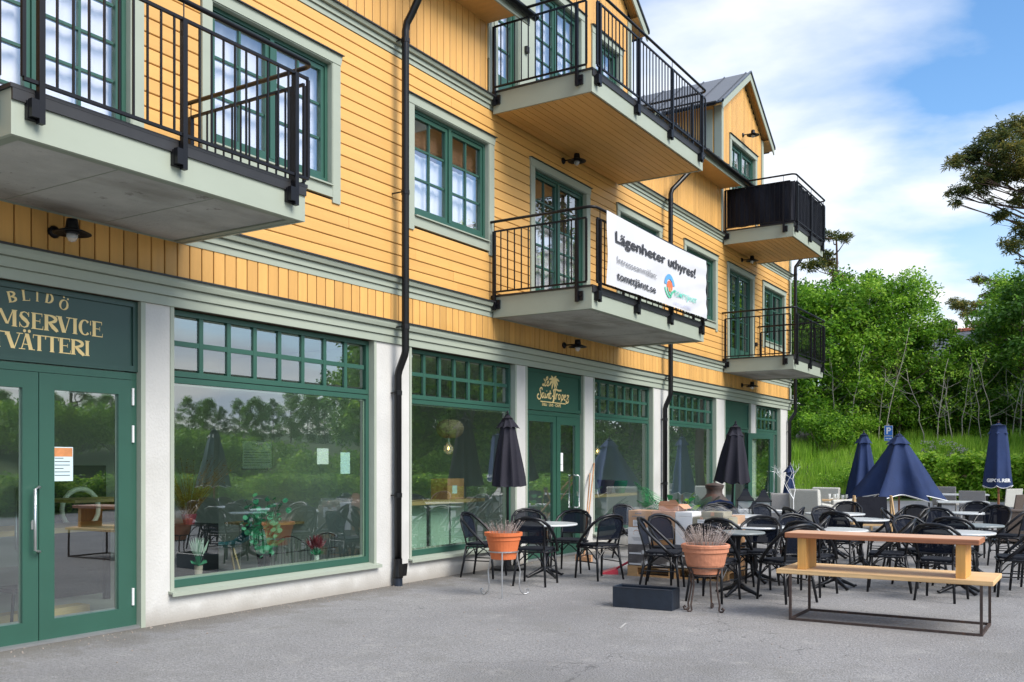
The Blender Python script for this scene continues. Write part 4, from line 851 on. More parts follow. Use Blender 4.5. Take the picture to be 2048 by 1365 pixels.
for (x, y, z) in ((.051, 12.62, 7.98), (.018, 14.93, 4.60), (.018, 24.05, 4.62)):
    o = obj('socket_box', MB().box(0, -.04, -.05, .05, .04, .05), 'plastic_black', bevel=.006); o.location = (x, y, z)
    o['label'] = {7.98: 'small dark socket box on the post panel of the upper balcony', 4.60: 'small black socket box beside the french door behind the banner', 4.62: 'small black socket box beside the far balcony door'}[z]; o['category'] = 'socket box'
def gm(px, py): t = CZ * 1900 / (py - 928); return at(px, t)
mat('chalk', (.42, .41, .40), .9, .2, 20)
# ================================================================ TERRACE FURNITURE
def arch_pts(n=7, s=1.0):
    h = [(-.25, .14, .43), (-.268, .03, .535), (-.272, -.10, .655), (-.245, -.215, .765), (-.17, -.285, .84), (-.07, -.315, .868), (0, -.32, .872)]
    return h + [(-x, y, z) for x, y, z in h[-2::-1]]
def make_chair():
    t = thing('bistro_chair', '', 'chair')
    s = MB(); pr = []
    for cx, cy, a0 in ((.16, .14, 0), (-.16, .14, 90), (-.15, -.14, 180), (.15, -.14, 270)):
        pr += [(cx + .06 * math.cos(R_(a0 + k * 30)), cy + .06 * math.sin(R_(a0 + k * 30))) for k in range(4)]
    s.prism(pr, .445, .475, 'z'); obj('seat', s, 'seat_black', t, bevel=.008)
    r = MB(); q = [(x * 1.08, y * 1.06, .432) for x, y in pr]; r.tube(q + [q[0]], .013, 6); obj('seat_ring', r, 'frame_black', t, smooth=True)
    a = MB(); a.tube(arch_pts(), .0195, 8); ob = obj('arch_frame', a, 'frame_black', t, smooth=True)
    ia = [(-.175, -.20, .44), (-.185, -.225, .56), (-.20, -.262, .70), (-.19, -.285, .775), (-.13, -.302, .825), (0, -.31, .846)]; ia = ia + [(-x, y, z) for x, y, z in ia[-2::-1]]
    b = MB(); b.tube(ia, .012, 6); obj('back_frame', b, 'frame_black', t, smooth=True)
    c = MB(); c.tube([(-.183, -.222, .545), (.183, -.222, .545)], .010, 6); obj('crossbar', c, 'frame_black', t)
    p = MB(); inner = [(-.183, -.222, .55), (-.20, -.262, .70), (-.187, -.285, .775), (-.13, -.300, .822), (0, -.308, .842), (.13, -.300, .822), (.187, -.285, .775), (.20, -.262, .70), (.183, -.222, .55)]
    n = len(inner); p.v += [(x, y, z) for x, y, z in inner] + [(0, -.235, .55), (0, -.285, .72)]
    for k_ in range(n - 1): p.f.append((k_, k_ + 1, n + 1))
    p.f.append((n - 1, n, n + 1)); p.f.append((n, 0, n + 1)); obj('back_panel', p, 'mesh_fabric', t)
    for sx in (-1, 1):
        m = MB(); m.tube([(sx * .178, -.20, .46), (sx * .195, -.235, .22), (sx * .215, -.275, .0)], [.0165, .0165, .014], 8); obj('leg', m, 'frame_black', t, smooth=True)
        m = MB(); m.tube([(sx * .20, .175, .435), (sx * .215, .20, .2), (sx * .225, .215, .0)], [.0165, .0165, .014], 8); obj('leg', m, 'frame_black', t, smooth=True)
        m = MB(); m.tube([(sx * .195, -.235, .26), (sx * .20, -.1, .375), (sx * .19, 0, .42), (sx * .2, .1, .38), (sx * .212, .195, .27)], .008, 5)
        m.tube([(sx * .198, -.235, .235), (sx * .213, .195, .235)], .008, 5); obj('side_brace', m, 'frame_black', t)
    for yy, w_ in ((-.235, .195), (.195, .212)):
        m = MB(); m.tube([(-w_, yy, .27), (-.08, yy * .92, .385), (0, yy * .9, .42), (.08, yy * .92, .385), (w_, yy, .27)], .008, 5); obj('brace', m, 'frame_black', t)
    return t
chair0 = make_chair(); used = [False]
CG = 'black mesh-backed bistro chairs on the terrace'
def chair(x, y, hx, hy, label, tilt=None, z=0):
    if not used[0]:
        used[0] = True; chair0.location = (x, y, z); chair0.rotation_euler = (0, 0, head(hx, hy)); chair0['label'] = label; chair0['group'] = CG; return chair0
    return dup(chair0, (x, y, z), head(hx, hy), label, CG, tilt=tilt)
chair(.48, 10.85, .95, .16, 'black mesh chair in side view left of the first marble table, under the café window')
chair(.55, 11.95, .66, -.75, 'black mesh chair behind the first marble table, close to the black umbrella pole')
chair(1.48, 10.52, -.22, .97, 'black mesh chair with its back to the camera, right behind the orange flowerpot')
chair(1.16, 12.02, .2, -.98, 'black mesh chair facing the camera across the first marble table, before the café door')
chair(1.88, 11.50, -.88, .42, 'black mesh chair turned left toward the first marble table, in front of the brooms')
chair(1.15, 14.2, .9, -.40, 'black mesh chair half hidden behind the left end of the loaded pallet')
chair(3.05, 11.0, .93, .22, 'black mesh chair in side view just behind the dark planter box')
chair(2.92, 11.62, .88, -.45, 'black mesh chair between the pallet of cartons and the weathered terracotta pot')
chair(3.92, 10.38, .06, 1, 'black mesh chair seen from behind, partly hidden by the weathered terracotta pot')
chair(3.98, 11.75, .05, -1, 'black mesh chair facing the camera across the small grey table')
chair(4.62, 10.78, -.80, .55, 'black mesh chair just left of the wooden bench, back to the camera')
chair(3.02, 15.6, .85, -.5, 'black mesh chair beside the lanterns, front turned to the camera')
chair(3.75, 14.85, .72, .65, 'black mesh chair seen dark from behind, left of the second marble table')
chair(3.82, 17.2, .1, -1, 'black mesh chair facing the camera behind the second marble table')
chair(4.72, 15.75, -.98, -.1, 'black mesh chair turned left toward the second marble table')
chair(5.16, 15.05, .98, .05, 'black mesh chair turned right, back to back with the one at the second marble table')
chair(5.12, 16.95, .15, 1, 'black mesh chair seen from behind under the wide half-open navy parasol')
chair(5.58, 15.55, .35, -.93, 'black mesh chair with pale rim, facing the camera behind the bench')
chair(6.05, 13.35, .02, 1, 'black mesh chair seen from behind above the right end of the bench')
chair(5.72, 18.4, -.1, -1, 'black mesh chair at the far white table below the lettered parasol')
chair(6.10, 17.0, -.35, -.93, 'black mesh chair facing the camera at the right rim of the third marble table')
chair(6.42, 16.3, -.97, .2, 'black mesh chair in side view between the third marble table and the brown wicker chair')
chair(6.95, 14.15, -.97, -.15, 'black mesh chair cut by the right edge of the photograph, farther of two')
chair(6.96, 13.25, -.96, .2, 'black mesh chair cut by the right edge of the photograph, nearer of two')

def round_table(x, y, d, top, label, rz=0, h=.735):
    t = thing('round_table', label, 'table', (x, y, 0), rz, 'round café tables on iron feet')
    m = MB(); r = d / 2; m.lathe([(r - .03, h - .026), (r - .006, h - .022), (r, h - .012), (r - .004, h), (r - .012, h + .001)], seg=40); obj('tabletop', m, top, t)
    m = MB(); m.lathe([(.08, h - .03), (.05, h - .05), (.028, h - .09), (.024, h - .3), (.034, h - .33), (.026, h - .36), (.03, .3), (.045, .2), (.032, .17), (.05, .13), (.055, .09)], seg=14); obj('column', m, 'frame_black', t, smooth=True)
    m = MB(); m.box(-.2, -.02, h - .045, .2, .02, h - .028); m.box(-.02, -.2, h - .0449, .02, .2, h - .0279); obj('bracket', m, 'frame_black', t)
    for k_ in range(4):
        a = R_(45 + 90 * k_); m = MB(); m.tube([(.03 * math.cos(a), .03 * math.sin(a), .12), (.10 * math.cos(a), .10 * math.sin(a), .085), (.2 * math.cos(a), .2 * math.sin(a), .05), (.27 * math.cos(a), .27 * math.sin(a), .018), (.30 * math.cos(a), .30 * math.sin(a), .03)], [.035, .028, .022, .018, .014], 6); obj('foot', m, 'frame_black', t, smooth=True)
    return t
round_table(1.18, 11.27, .90, 'marble', 'round white marble café table in front of the café door', .3)
round_table(4.03, 10.90, .62, 'stone_top', 'small dark grey round table left of the wooden bench', .6, .75)
round_table(3.90, 16.1, .95, 'marble', 'round white marble table standing alone behind the left end of the bench', .1)
round_table(5.72, 17.5, .70, 'marble', 'round white marble table among the crowded chairs on the right')
round_table(6.22, 14.05, .70, 'stone_top', 'round dark stone table behind the right end of the bench')

# wooden bench
t = thing('wooden_bench', 'long wooden bench with raised backrest shelf on a rusty steel frame', 'bench', (0, 0, 0))
obj('seat_plank', MB().box(4.91, 9.45, .455, 6.86, 10.22, .50), 'wood_bench', t, bevel=.006)
obj('top_plank', MB().box(4.98, 9.50, .812, 6.74, 9.96, .861), 'wood_red', t, bevel=.006, label='reddish sawn plank with bark edge')
obj('top_face', MB().box(4.985, 9.505, .8612, 6.735, 9.955, .8622), 'wood_top', t)
for x in (5.10, 6.54): obj('support_board', MB().box(x, 9.53, .5002, x + .085, 9.93, .8118), 'wood_post', t, bevel=.004)
fr = [(5.05, 9.46), (6.76, 9.46), (6.76, 10.17), (5.05, 10.17)]
for x, y in fr: obj('leg', MB().box(x - .012, y - .012, .022, x + .012, y + .012, .4545), 'rust_iron', t)
m = MB(); m.box(5.038, 9.448, 0, 6.772, 9.472, .022); m.box(5.038, 10.158, 0, 6.772, 10.182, .022); m.box(5.038, 9.472, 0, 5.062, 10.158, .022); m.box(6.748, 9.472, 0, 6.772, 10.158, .022); obj('floor_frame', m, 'rust_iron', t)

# planter
t = thing('planter_box', 'empty dark blue-black rectangular planter box on the asphalt', 'planter', (3.50, 9.45, 0), R_(4))
for a in ((-.335, -.13, 0, .335, -.112, .215), (-.335, .112, 0, .335, .13, .215), (-.335, -.112, 0, -.317, .112, .215), (.317, -.112, 0, .335, .112, .215)): obj('side_panel', MB().box(*a), 'planter_blue', t, bevel=.003)
obj('base_panel', MB().box(-.317, -.112, .01, .317, .112, .03), 'planter_blue', t)
m = MB(); ring_pts = [(-.33, -.125), (.33, -.125), (.33, .125), (-.33, .125), (-.33, -.125)]; m.tube([(x, y, .216) for x, y in ring_pts], .009, 4); obj('rim', m, 'planter_blue', t)

def twigs(name, parent, n, r, h, material, spread=.6, z0=0, seed=1, seg=4, leafy=5, thick=.0022, ls=.012):
    rr = random.Random(seed); m = MB()
    for i in range(n):
        a = rr.uniform(0, 2 * PI); q = r * math.sqrt(rr.random()) * .8; x, y = q * math.cos(a), q * math.sin(a); hh = h * rr.uniform(.45, 1.0); lx = x * spread / r * .5 * hh * 2 + rr.gauss(0, .05) * hh; ly = y * spread / r * .5 * hh * 2 + rr.gauss(0, .05) * hh
        p = [(x + lx * t_ ** 1.4, y + ly * t_ ** 1.4, z0 + hh * t_) for t_ in (0, .35, .7, 1)]; m.tube(p, [thick, thick * .8, thick * .6, thick * .4], 3, caps=False)
        for k_ in range(leafy):
            t_ = rr.uniform(.3, 1.05); px, py, pz = x + lx * t_ ** 1.4, y + ly * t_ ** 1.4, z0 + hh * t_; d = Vector((rr.gauss(0, 1), rr.gauss(0, 1), rr.gauss(.6, .7))).normalized() * ls * rr.uniform(.7, 1.5); e_ = d.orthogonal().normalized() * ls * .35
            c = Vector((px, py, pz)); m.poly([c - e_, c + d * .5 + e_ * .5, c + d, c + e_])
    return obj(name, m, material, parent, kind='stuff')
# orange pot on silver stand
t = thing('potted_plant', 'bright orange terracotta pot of dry heather on a slim grey metal stand', 'potted plant', (1.73, 9.36, 0), 0)
m = MB(); m.lathe([(.13, .435), (.145, .44), (.19, .655), (.20, .66), (.20, .705), (.222, .71), (.225, .75), (.20, .75), (.19, .69), (.0, .69)], seg=32); obj('pot', m, 'terracotta_new', t, smooth=False)
m = MB(); m.lathe([(.19, .71), (.1, .72), (0, .725)], seg=16, closed=False); obj('soil', m, 'soil', t)
twigs('heather', t, 110, .19, .18, 'lavender_dry', .8, .71, 4, leafy=7)
m = MB(); m.lathe([(.173, .52), (.181, .52), (.181, .535), (.173, .535), (.173, .52)], seg=28, closed=False); st = obj('stand', m, 'zinc', t)
for a in (-120, 0 - 0, 120):
    a_ = R_(a - 62); c_, s_ = math.cos(a_), math.sin(a_)
    pr = [(.178, .53), (.185, .42), (.22, .28), (.205, .14), (.22, .05), (.26, .012), (.30, .01), (.33, .03), (.33, .06), (.31, .07), (.30, .05)] if a else [(.178, .53), (.185, .4), (.195, .2), (.20, .0)]
    q = MB(); q.tube([(r_ * c_, r_ * s_, z_) for r_, z_ in pr], .009, 5); obj('leg', q, 'zinc', st)
# large weathered pot
t = thing('potted_plant', 'large weathered terracotta pot of dry lavender on a rusty scroll-footed stand', 'potted plant', (4.13, 9.56, 0), 0); t.scale = (.92, .92, .925)
m = MB(); m.lathe([(.155, .425), (.165, .43), (.175, .50), (.205, .51), (.215, .53), (.245, .665), (.262, .675), (.262, .715), (.275, .725), (.277, .755), (.262, .765), (.24, .76), (.235, .70), (0, .70)], seg=36); obj('pot', m, 'terracotta_old', t)
m = MB(); m.lathe([(.24, .71), (.1, .725), (0, .73)], seg=16, closed=False); obj('soil', m, 'soil', t)
twigs('lavender', t, 190, .235, .27, 'lavender_dry', .95, .71, 9, leafy=8, thick=.0025, ls=.014)
m = MB(); m.lathe([(.190, .498), (.216, .498), (.216, .51), (.190, .51), (.190, .498)], seg=28, closed=False); m.lathe([(.13, .405), (.16, .405), (.16, .42), (.13, .42), (.13, .405)], seg=24, closed=False); st = obj('stand', m, 'rust_iron', t)
for a in (-125, -15, 90, 200):
    a_ = R_(a); c_, s_ = math.cos(a_), math.sin(a_); q = MB()
    q.tube([(r_ * c_, r_ * s_, z_) for r_, z_ in [(.20, .50), (.17, .42), (.155, .30), (.175, .18), (.195, .08), (.185, .02), (.20, .008), (.235, .012), (.25, .04), (.232, .055), (.222, .035)]], .011, 5); obj('leg', q, 'rust_iron', st)

# ---------------------------------------------------------------- pallet and cartons
PX, PY = 2.08, 12.0
t = thing('wooden_pallet', 'wooden pallet on the asphalt carrying the wrapped cartons', 'pallet', (PX, PY, 0), R_(1))
for k_, y in enumerate((0, .40, .72)):
    for x in (0, .60, 1.28): obj('block', MB().box(x, y, .022, x + .145, y + .08, .10), 'wood_pallet', t)
    obj('bottom_board', MB().box(-.003, y - .003, 0, 1.43, y + .085, .0215), 'wood_pallet', t)
for k_ in range(6): obj('deck_board', MB().box(-.004, .005 + k_ * .137, .1225, 1.43, .005 + k_ * .137 + .11, .144), 'wood_pallet', t)
for x in (0, .60, 1.28): obj('stringer', MB().box(x - .001, 0, .1005, x + .146, .80, .122), 'wood_pallet', t)
def carton(x, y, z, dx, dy, dz, material, label, rz=0, tape=True, flat=None):
    t = thing('carton', label, 'cardboard box', (x, y, z), rz, 'cartons stacked on the pallet')
    obj('box_body', MB().box(0, 0, .001, dx, dy, dz), material, t, bevel=.004)
    if tape: obj('tape', MB().box(dx * .42, -.0015, dz - .05, dx * .58, -.0002, dz - .001), 'cardboard_pink', t)
    return t
def label_on(t, x0, z0, x1, z1, lines=3, material='paper'):
    p = obj('printed_label', MB().quad((x0, -.002, z0), (x1, -.002, z0), (x1, -.002, z1), (x0, -.002, z1)), material, t); m = MB()
    for k_ in range(lines): zz_ = z1 - (z1 - z0) * (k_ + .7) / (lines + .6); m.quad((x0 + .01, -.003, zz_ - .003), (x1 - .01 - .01 * (k_ % 2), -.003, zz_ - .003), (x1 - .01 - .01 * (k_ % 2), -.003, zz_ + .003), (x0 + .01, -.003, zz_ + .003))
    if lines: obj('print', m, 'ink_grey', p)
z0 = .145; rb2 = random.Random(8)
for k_, (z, dz) in enumerate(((.145, .145), (.292, .145))):
    for j, (x, lb) in enumerate(((PX, 'left'), (PX + .36, 'second'), (PX + .72, 'third'))):
        t = carton(x, PY + .01, z, .345, .36, dz, 'box_print', f'dark printed wine carton, {lb} from left in the {"lowest" if k_ == 0 else "second lowest"} layer', tape=False)
        m = MB(); m.quad((.02, -.002, .012), (.2, -.002, .012), (.2, -.002, .035), (.02, -.002, .035)); m.quad((.22, -.002, .02), (.32, -.002, .02), (.32, -.002, .07), (.22, -.002, .07)); obj('print', m, 'paper', t)
t = carton(PX, PY + .01, .438, .335, .34, .235, 'paper', 'white carton with an orange curl emblem above the printed wine cartons', tape=False)
m = MB()
for a0, rr_ in ((0, .045), (140, .03)):
    pts = [(.13 + a0 * .0005 + rr_ * math.cos(R_(a_)), .16 + rr_ * .8 * math.sin(R_(a_))) for a_ in range(a0, a0 + 240, 20)]
    for p, q in zip(pts[:-1], pts[1:]): m.quad((p[0], -.002, p[1] - .004), (q[0], -.002, q[1] - .004), (q[0], -.002, q[1] + .004), (p[0], -.002, p[1] + .004))
obj('emblem', m, 'orange_print', t); m = MB()
for k_ in range(4): m.quad((.06 + .01 * k_, -.0018, .095 - k_ * .013), (.28 - .012 * k_, -.0018, .095 - k_ * .013), (.28 - .012 * k_, -.0018, .0985 - k_ * .013), (.06 + .01 * k_, -.0018, .0985 - k_ * .013))
obj('print', m, 'ink_grey', t)
t = carton(PX + .01, PY + .01, .674, .34, .34, .108, 'cardboard', 'brown carton with a white sticker under the topmost left carton'); label_on(t, .07, .015, .24, .10, 4)
t = carton(PX + .008, PY + .01, .783, .345, .34, .122, 'cardboard', 'brown carton with faint lettering, topmost at the left end of the pallet')
mm = MB()
for k_ in range(9): mm.quad((.06 + k_ * .022, -.002, .03), (.074 + k_ * .022, -.002, .03), (.074 + k_ * .022, -.002, .048), (.06 + k_ * .022, -.002, .048))
for k_ in range(4): mm.quad((.10 + k_ * .026, -.002, .075), (.12 + k_ * .026, -.002, .075), (.12 + k_ * .026, -.002, .09), (.10 + k_ * .026, -.002, .09))
obj('print', mm, 'ink_grey', t)
carton(PX + .345, PY + .012, .438, .33, .34, .235, 'cardboard', 'plain brown carton right of the white emblem carton')
carton(PX + .355, PY + .011, .674, .33, .34, .108, 'cardboard', 'narrow brown carton in the middle layer behind the side-view chair')
carton(PX + .358, PY + .011, .783, .335, .34, .125, 'cardboard_pink', 'pinkish brown carton, second from the left in the top layer')
t = carton(PX + .70, PY + .011, .44, .24, .34, .40, 'paper', 'tall white carton in the middle of the pallet', tape=False)
t = carton(PX + .70, PY + .012, .842, .24, .34, .06, 'paper', 'flat white carton lid on the tall white carton', tape=False)
t = carton(PX + .945, PY + .013, .44, .25, .34, .40, 'cardboard_dull', 'tall olive brown carton with a white address label, right of the white one'); label_on(t, .07, .2, .19, .37, 5)
t = carton(PX + 1.20, PY + .013, .44, .25, .34, .40, 'cardboard_dull', 'olive brown carton with a white label, near the right end of the pallet'); label_on(t, .02, .2, .13, .37, 5)
carton(PX + 1.07, PY + .02, .842, .30, .34, .07, 'cardboard_dull', 'flat olive carton on top at the right of the pallet')
carton(PX + 1.08, PY + .012, .29, .37, .36, .148, 'cardboard', 'brown carton low at the right end of the pallet'); carton(PX + 1.08, PY + .012, .145, .37, .36, .144, 'box_print', 'dark printed carton at the lower right corner of the pallet', tape=False)
for k_ in range(3): carton(PX + .02 + k_ * .47, PY + .40, .146, .45, .38, .70, ('cardboard', 'cardboard_dull', 'cardboard')[k_], f'tall brown carton in the back row of the pallet, {("left", "middle", "right")[k_]} one')
t = carton(PX + .42, PY + .10, .911, .30, .26, .085, 'cardboard_pink', 'opened light brown carton with flaps up on top of the pallet', R_(-6), tape=False)
m = MB(); m.prism([(0, .086), (.3, .086), (.26, .13), (.03, .13)], -.004, -.0, 'y'); obj('flap', m, 'cardboard_pink', t)
m = MB(); m.quad((.31, .0, .085), (.31, .26, .085), (.38, .24, .03), (.38, .02, .03)); m.quad((.2, 0, .087), (.32, 0, .087), (.27, -.01, .15), (.17, -.01, .15)); obj('flap', m, 'cardboard_pink', t)
# stretch film over the load
m = MB(); rr = random.Random(4); nx, ny = 34, 16
for i in range(nx + 1):
    for j in range(ny + 1):
        u, v = i / nx, j / ny; x = PX - .02 + 1.52 * u + .02 * math.sin(v * 9 + u * 4); yy = v * 1.25
        if yy < .28: y, z = PY - .03 + .012 * math.sin(u * 40), .60 + yy / .28 * .33
        else: y, z = PY - .03 + (yy - .28) * .93, .935
        z += (.018 * math.sin(u * 21 + v * 7) + .016 * math.sin(u * 47 + v * 13) + .012 * math.sin(v * 33 + u * 5)) * (1 if yy > .28 else .5)
        if .25 < u < .52 and yy > .28: z += .03
        if u > .93: z -= (u - .93) * 3.5
        m.v.append((x, y, z))
for i in range(nx):
    for j in range(ny): a = i * (ny + 1) + j; m.f.append((a, a + ny + 1, a + ny + 2, a + 1))
tag(obj('plastic_wrap', m, 'film', smooth=True), 'crumpled clear plastic wrap over the cartons on the pallet', 'plastic wrap')

# ---------------------------------------------------------------- umbrellas
def umbrella(label, x, y, ht, zb, rt, rb_, n=8, fold=.35, material='black_canvas', pole='frame_black', cap=(.16, .10), hem=0.0, trim=False, base=True, tilt=None, rz=0, wob=0, cat='umbrella', sag=0, pw=.85):
    t = thing('closed_umbrella', label, cat, (x, y, 0), rz, 'closed terrace umbrellas')
    if tilt: t.rotation_euler = (tilt[0], tilt[1], rz)
    def surf(z0, z1, r0, r1, rows, fo, sc, pw=1.0, seed=1, closed=True):
        m = MB(); A = n * 8; rr = random.Random(seed); off = [rr.uniform(-wob, wob) for _ in range(n)]
        for r in range(rows + 1):
            s = r / rows
            for j in range(A):
                th = 2 * PI * j / A; k_ = j / 8; ph = k_ - int(k_); i0 = int(k_) % n; c = abs(math.sin(PI * ph)) ** .6; o_ = off[i0] * (1 - ph) + off[(i0 + 1) % n] * ph
                R = r0 + (r1 * (1 + o_) - r0) * s ** pw; R *= 1 - fo * c * min(1, .35 + s) + .04 * math.sin(5 * th + 6 * s) * s
                z = z0 + (z1 - z0) * s + sc * c * s * s - sag * math.sin(PI * s) * .0
                m.v.append((R * math.cos(th), R * math.sin(th), z))
        for r in range(rows):
            for j in range(A): a = r * A + j; b = r * A + (j + 1) % A; m.f.append((a, b, b + A, a + A))
        return m, A, rows
    m, A, rows = surf(ht - .06, zb, rt, rb_, 12, fold, hem, pw, 3); m.v.append((0, 0, ht - .03)); i = len(m.v) - 1
    for j in range(A): m.f.append((j, (j + 1) % A, i))
    cn_ = obj('canopy', m, material, t, smooth=True)
    if trim:
        b0 = rows * A; q = MB(); pts = [m.v[b0 + j] for j in range(A)]; q.tube([(a * 1.01, b * 1.01, c - .004) for a, b, c in pts] + [(pts[0][0] * 1.01, pts[0][1] * 1.01, pts[0][2] - .004)], .007 if rb_ < .6 else .012, 4); obj('hem_trim', q, 'white_trim', cn_)
    c_, A2, r2 = surf(ht, ht - cap[1] - .10, .02, cap[0], 5, .28, .03, 1.0, 5); c_.v.append((0, 0, ht + .02)); i = len(c_.v) - 1
    for j in range(A2): c_.f.append((j, (j + 1) % A2, i))
    obj('vent_cap', c_, material, t, smooth=True)
    fi = MB(); fi.lathe([(.012, ht), (.02, ht + .02), (.014, ht + .045), (.004, ht + .05)], seg=8); obj('finial', fi, 'frame_black', t)
    p = MB(); p.tube([(0, 0, .03), (0, 0, ht)], .021, 10); obj('pole', p, pole, t, smooth=True)
    for k_ in range(n):
        a = 2 * PI * k_ / n; q = MB(); q.tube([(.03 * math.cos(a), .03 * math.sin(a), zb + .25), (rb_ * .75 * math.cos(a), rb_ * .75 * math.sin(a), zb + .06)], .007, 4); obj('rib', q, 'frame_black', t)
    if base: q = MB(); q.lathe([(.25, 0), (.25, .035), (.06, .06), (.04, .22), (.026, .23)], seg=20); obj('base', q, 'plastic_black', t)
    return t
umbrella('black umbrella closed in loose pleats between the bar window and the café door', .27, 11.75, 2.28, 1.23, .075, .28, 9, .36, cap=(.175, .12), hem=-.02, wob=.12)
umbrella('black closed umbrella on a leaning pole beside the lanterns, swelling towards its hem', 2.05, 16.3, 2.26, 1.25, .09, .34, 7, .36, cap=(.17, .13), tilt=(0, R_(2.5)), hem=-.06, wob=.12)
NX, NY = at(1798, 22); umbrella('wide navy parasol, half open with white hem, in the middle of the terrace', NX, NY, 2.26, .70, .09, 1.12, 6, .52, 'navy', 'wood_red', (.27, .17), .15, True, rz=.30, wob=.10, pw=1.05)
NX, NY = at(1728, 24.5); umbrella('narrow navy parasol behind the wide half-open one', NX, NY, 2.36, .68, .09, .44, 6, .5, 'navy', 'wood_red', (.2, .2), .06, True, rz=.2, wob=.25)
LX, LY = at(1997, 19); lu = umbrella('navy parasol with white lettering above its white hem, near the right edge', LX, LY, 2.38, 1.12, .15, .30, 6, .24, 'navy', 'wood_red', (.2, .14), -.05, True, rz=.5, wob=.1)
NX, NY = at(1580, 25.5); umbrella('short navy parasol wrapped around its pole at the building corner', NX, NY, 1.52, .55, .07, .20, 6, .35, 'navy', 'wood_red', (.15, .12), .05, False, rz=.4, wob=.3)
# lettering wrapped round the hem
ca = math.atan2(0 - LY, CX - LX); m = MB()
def wrap(u, v, s=0): a = ca + u / .275; rr_ = .292 + .0035; return (rr_ * math.cos(a), rr_ * math.sin(a), 1.19 + v)
for word_, u0, sz in (('GIPOL', -.215, .092), ('RER', .055, .092)): text_on(m, word_, sz, lambda u, v: wrap(u + u0, v), .004)
m.v = [(x * math.cos(-.5) - y * math.sin(-.5), x * math.sin(-.5) + y * math.cos(-.5), z) for x, y, z in m.v]
obj('lettering', m, 'white_trim', lu)

# ---------------------------------------------------------------- things by the wall
def broom(x0, y0, x1, y1, h, label, head_=True):
    t = thing('broom', label, 'broom', (0, 0, 0)); m = MB(); m.tube([(x0, y0, .03), (x1, y1, h)], .012, 8); obj('handle', m, 'wood_handle', t, smooth=True)
    q = MB(); q.box(x0 - .14, y0 - .03, .0, x0 + .14, y0 + .03, .07); obj('broom_head', q, 'wood_handle', t)
    r = MB(); q2 = random.Random(2)
    for i in range(60): a, b = x0 + q2.uniform(-.13, .13), y0 + q2.uniform(-.02, .03); r.tube([(a, b, .03), (a, b + .02, .0)], .003, 3)
    obj('bristles', r, 'plastic_red' if head_ else 'straw', t, kind='stuff')
broom(.66, 13.4, .02, 15.0, 1.56, 'long wooden broom handle leaning against the pillar, taller of the two')
broom(.50, 13.7, .03, 14.82, 1.38, 'shorter wooden broom leaning beside the taller one, left of it', False)
t = thing('dustpan', 'red plastic dustpan lying behind the chair by the pallet', 'dustpan', (1.75, 12.1, 0), .5)
m = MB(); m.prism([(-.12, 0), (.12, 0), (.12, .05), (.09, .08), (-.12, .015)], -.13, .13); m.tube([(.1, 0, .07), (.28, 0, .17)], .016, 8); obj('pan', m, 'plastic_red', t)
# chiminea
cx_, cy_ = at(1429, 18.3)
t = thing('chiminea', 'dark clay chiminea with a lid, between the palm plants and the black umbrella', 'chiminea', (cx_, cy_, 0))
m = MB(); m.lathe([(.18, .2), (.27, .32), (.34, .55), (.345, .70), (.29, .83), (.19, .92), (.15, .98), (.15, 1.05), (.175, 1.09), (.18, 1.125), (.15, 1.13)], seg=28); obj('body', m, 'clay_dark', t, smooth=True)
m = MB(); m.lathe([(.19, 1.125), (.17, 1.15), (.05, 1.18), (.015, 1.185), (.015, 1.21), (.03, 1.225), (.005, 1.24)], seg=20); obj('lid', m, 'clay_dark', t, smooth=True)
for a in (0, 120, 240): m = MB(); m.tube([(.16 * math.cos(R_(a)), .16 * math.sin(R_(a)), .22), (.24 * math.cos(R_(a)), .24 * math.sin(R_(a)), 0)], .014, 6); obj('leg', m, 'rust_iron', t)
# palm-leaved plants
def frond(m, c, az, el, L_, w, droop=.6, n=24, tw=0):
    pts = []; d = Vector((math.cos(az) * math.cos(el), math.sin(az) * math.cos(el), math.sin(el))); p = Vector(c); side = Vector((-math.sin(az), math.cos(az), 0))
    for i in range(n + 1):
        pts.append(p.copy()); p = p + d * (L_ / n); d = (d + Vector((0, 0, -droop / n))).normalized()
    m.tube([tuple(q) for q in pts], [.006] * n + [.002], 3)
    for i in range(3, n):
        s = (i - 2) / (n - 2); ll = w * math.sin(PI * (.18 + .8 * s)) ; up = (pts[i] - pts[i - 1]).normalized().cross(side) * -1
        for sg in (-1, 1):
            for h_ in (0,):
                b = pts[i] + (pts[min(i + 1, n)] - pts[i]) * h_; e = b + side * sg * ll + (pts[i] - pts[i - 1]).normalized() * ll * .6 + Vector((0, 0, -ll * .25)); f = (pts[i] - pts[i - 1]).normalized() * .0075
                m.poly([b - f, (b + e) / 2 - f * 1.2 + Vector((0, 0, .01)), e, (b + e) / 2 + f * 1.2 + Vector((0, 0, .01)), b + f])
def palm(px, t_, label, material, n, L_, w, seed, z=.35, pot='planter_blue'):
    x, y = at(px, t_); t = thing('palm_plant', label, 'potted palm', (x, y, 0)); rr = random.Random(seed)
    m = MB(); m.lathe([(.13, 0), (.18, .3), (.19, .32), (.17, .33), (.0, .31)], seg=18); obj('pot', m, pot, t)
    for k_ in range(n): q = MB(); frond(q, (0, 0, z), rr.uniform(0, 2 * PI), rr.uniform(.5, 1.25), L_ * rr.uniform(.75, 1.1), w, rr.uniform(.6, 1.5)); obj('frond', q, material, t)
    return t
t = palm(1328, 17.2, 'bright green fan palm in a pot behind the cartons', 'palm_leaf', 8, .85, .20, 3)
q = MB(); frond(q, (0, 0, .45), math.atan2(.3, -1.0) + 1.2, 1.15, 1.0, .26, .9); frond(q, (0, 0, .45), 2.5, 1.0, 1.0, .26, .8)
obj('frond', q, 'palm_leaf', t)
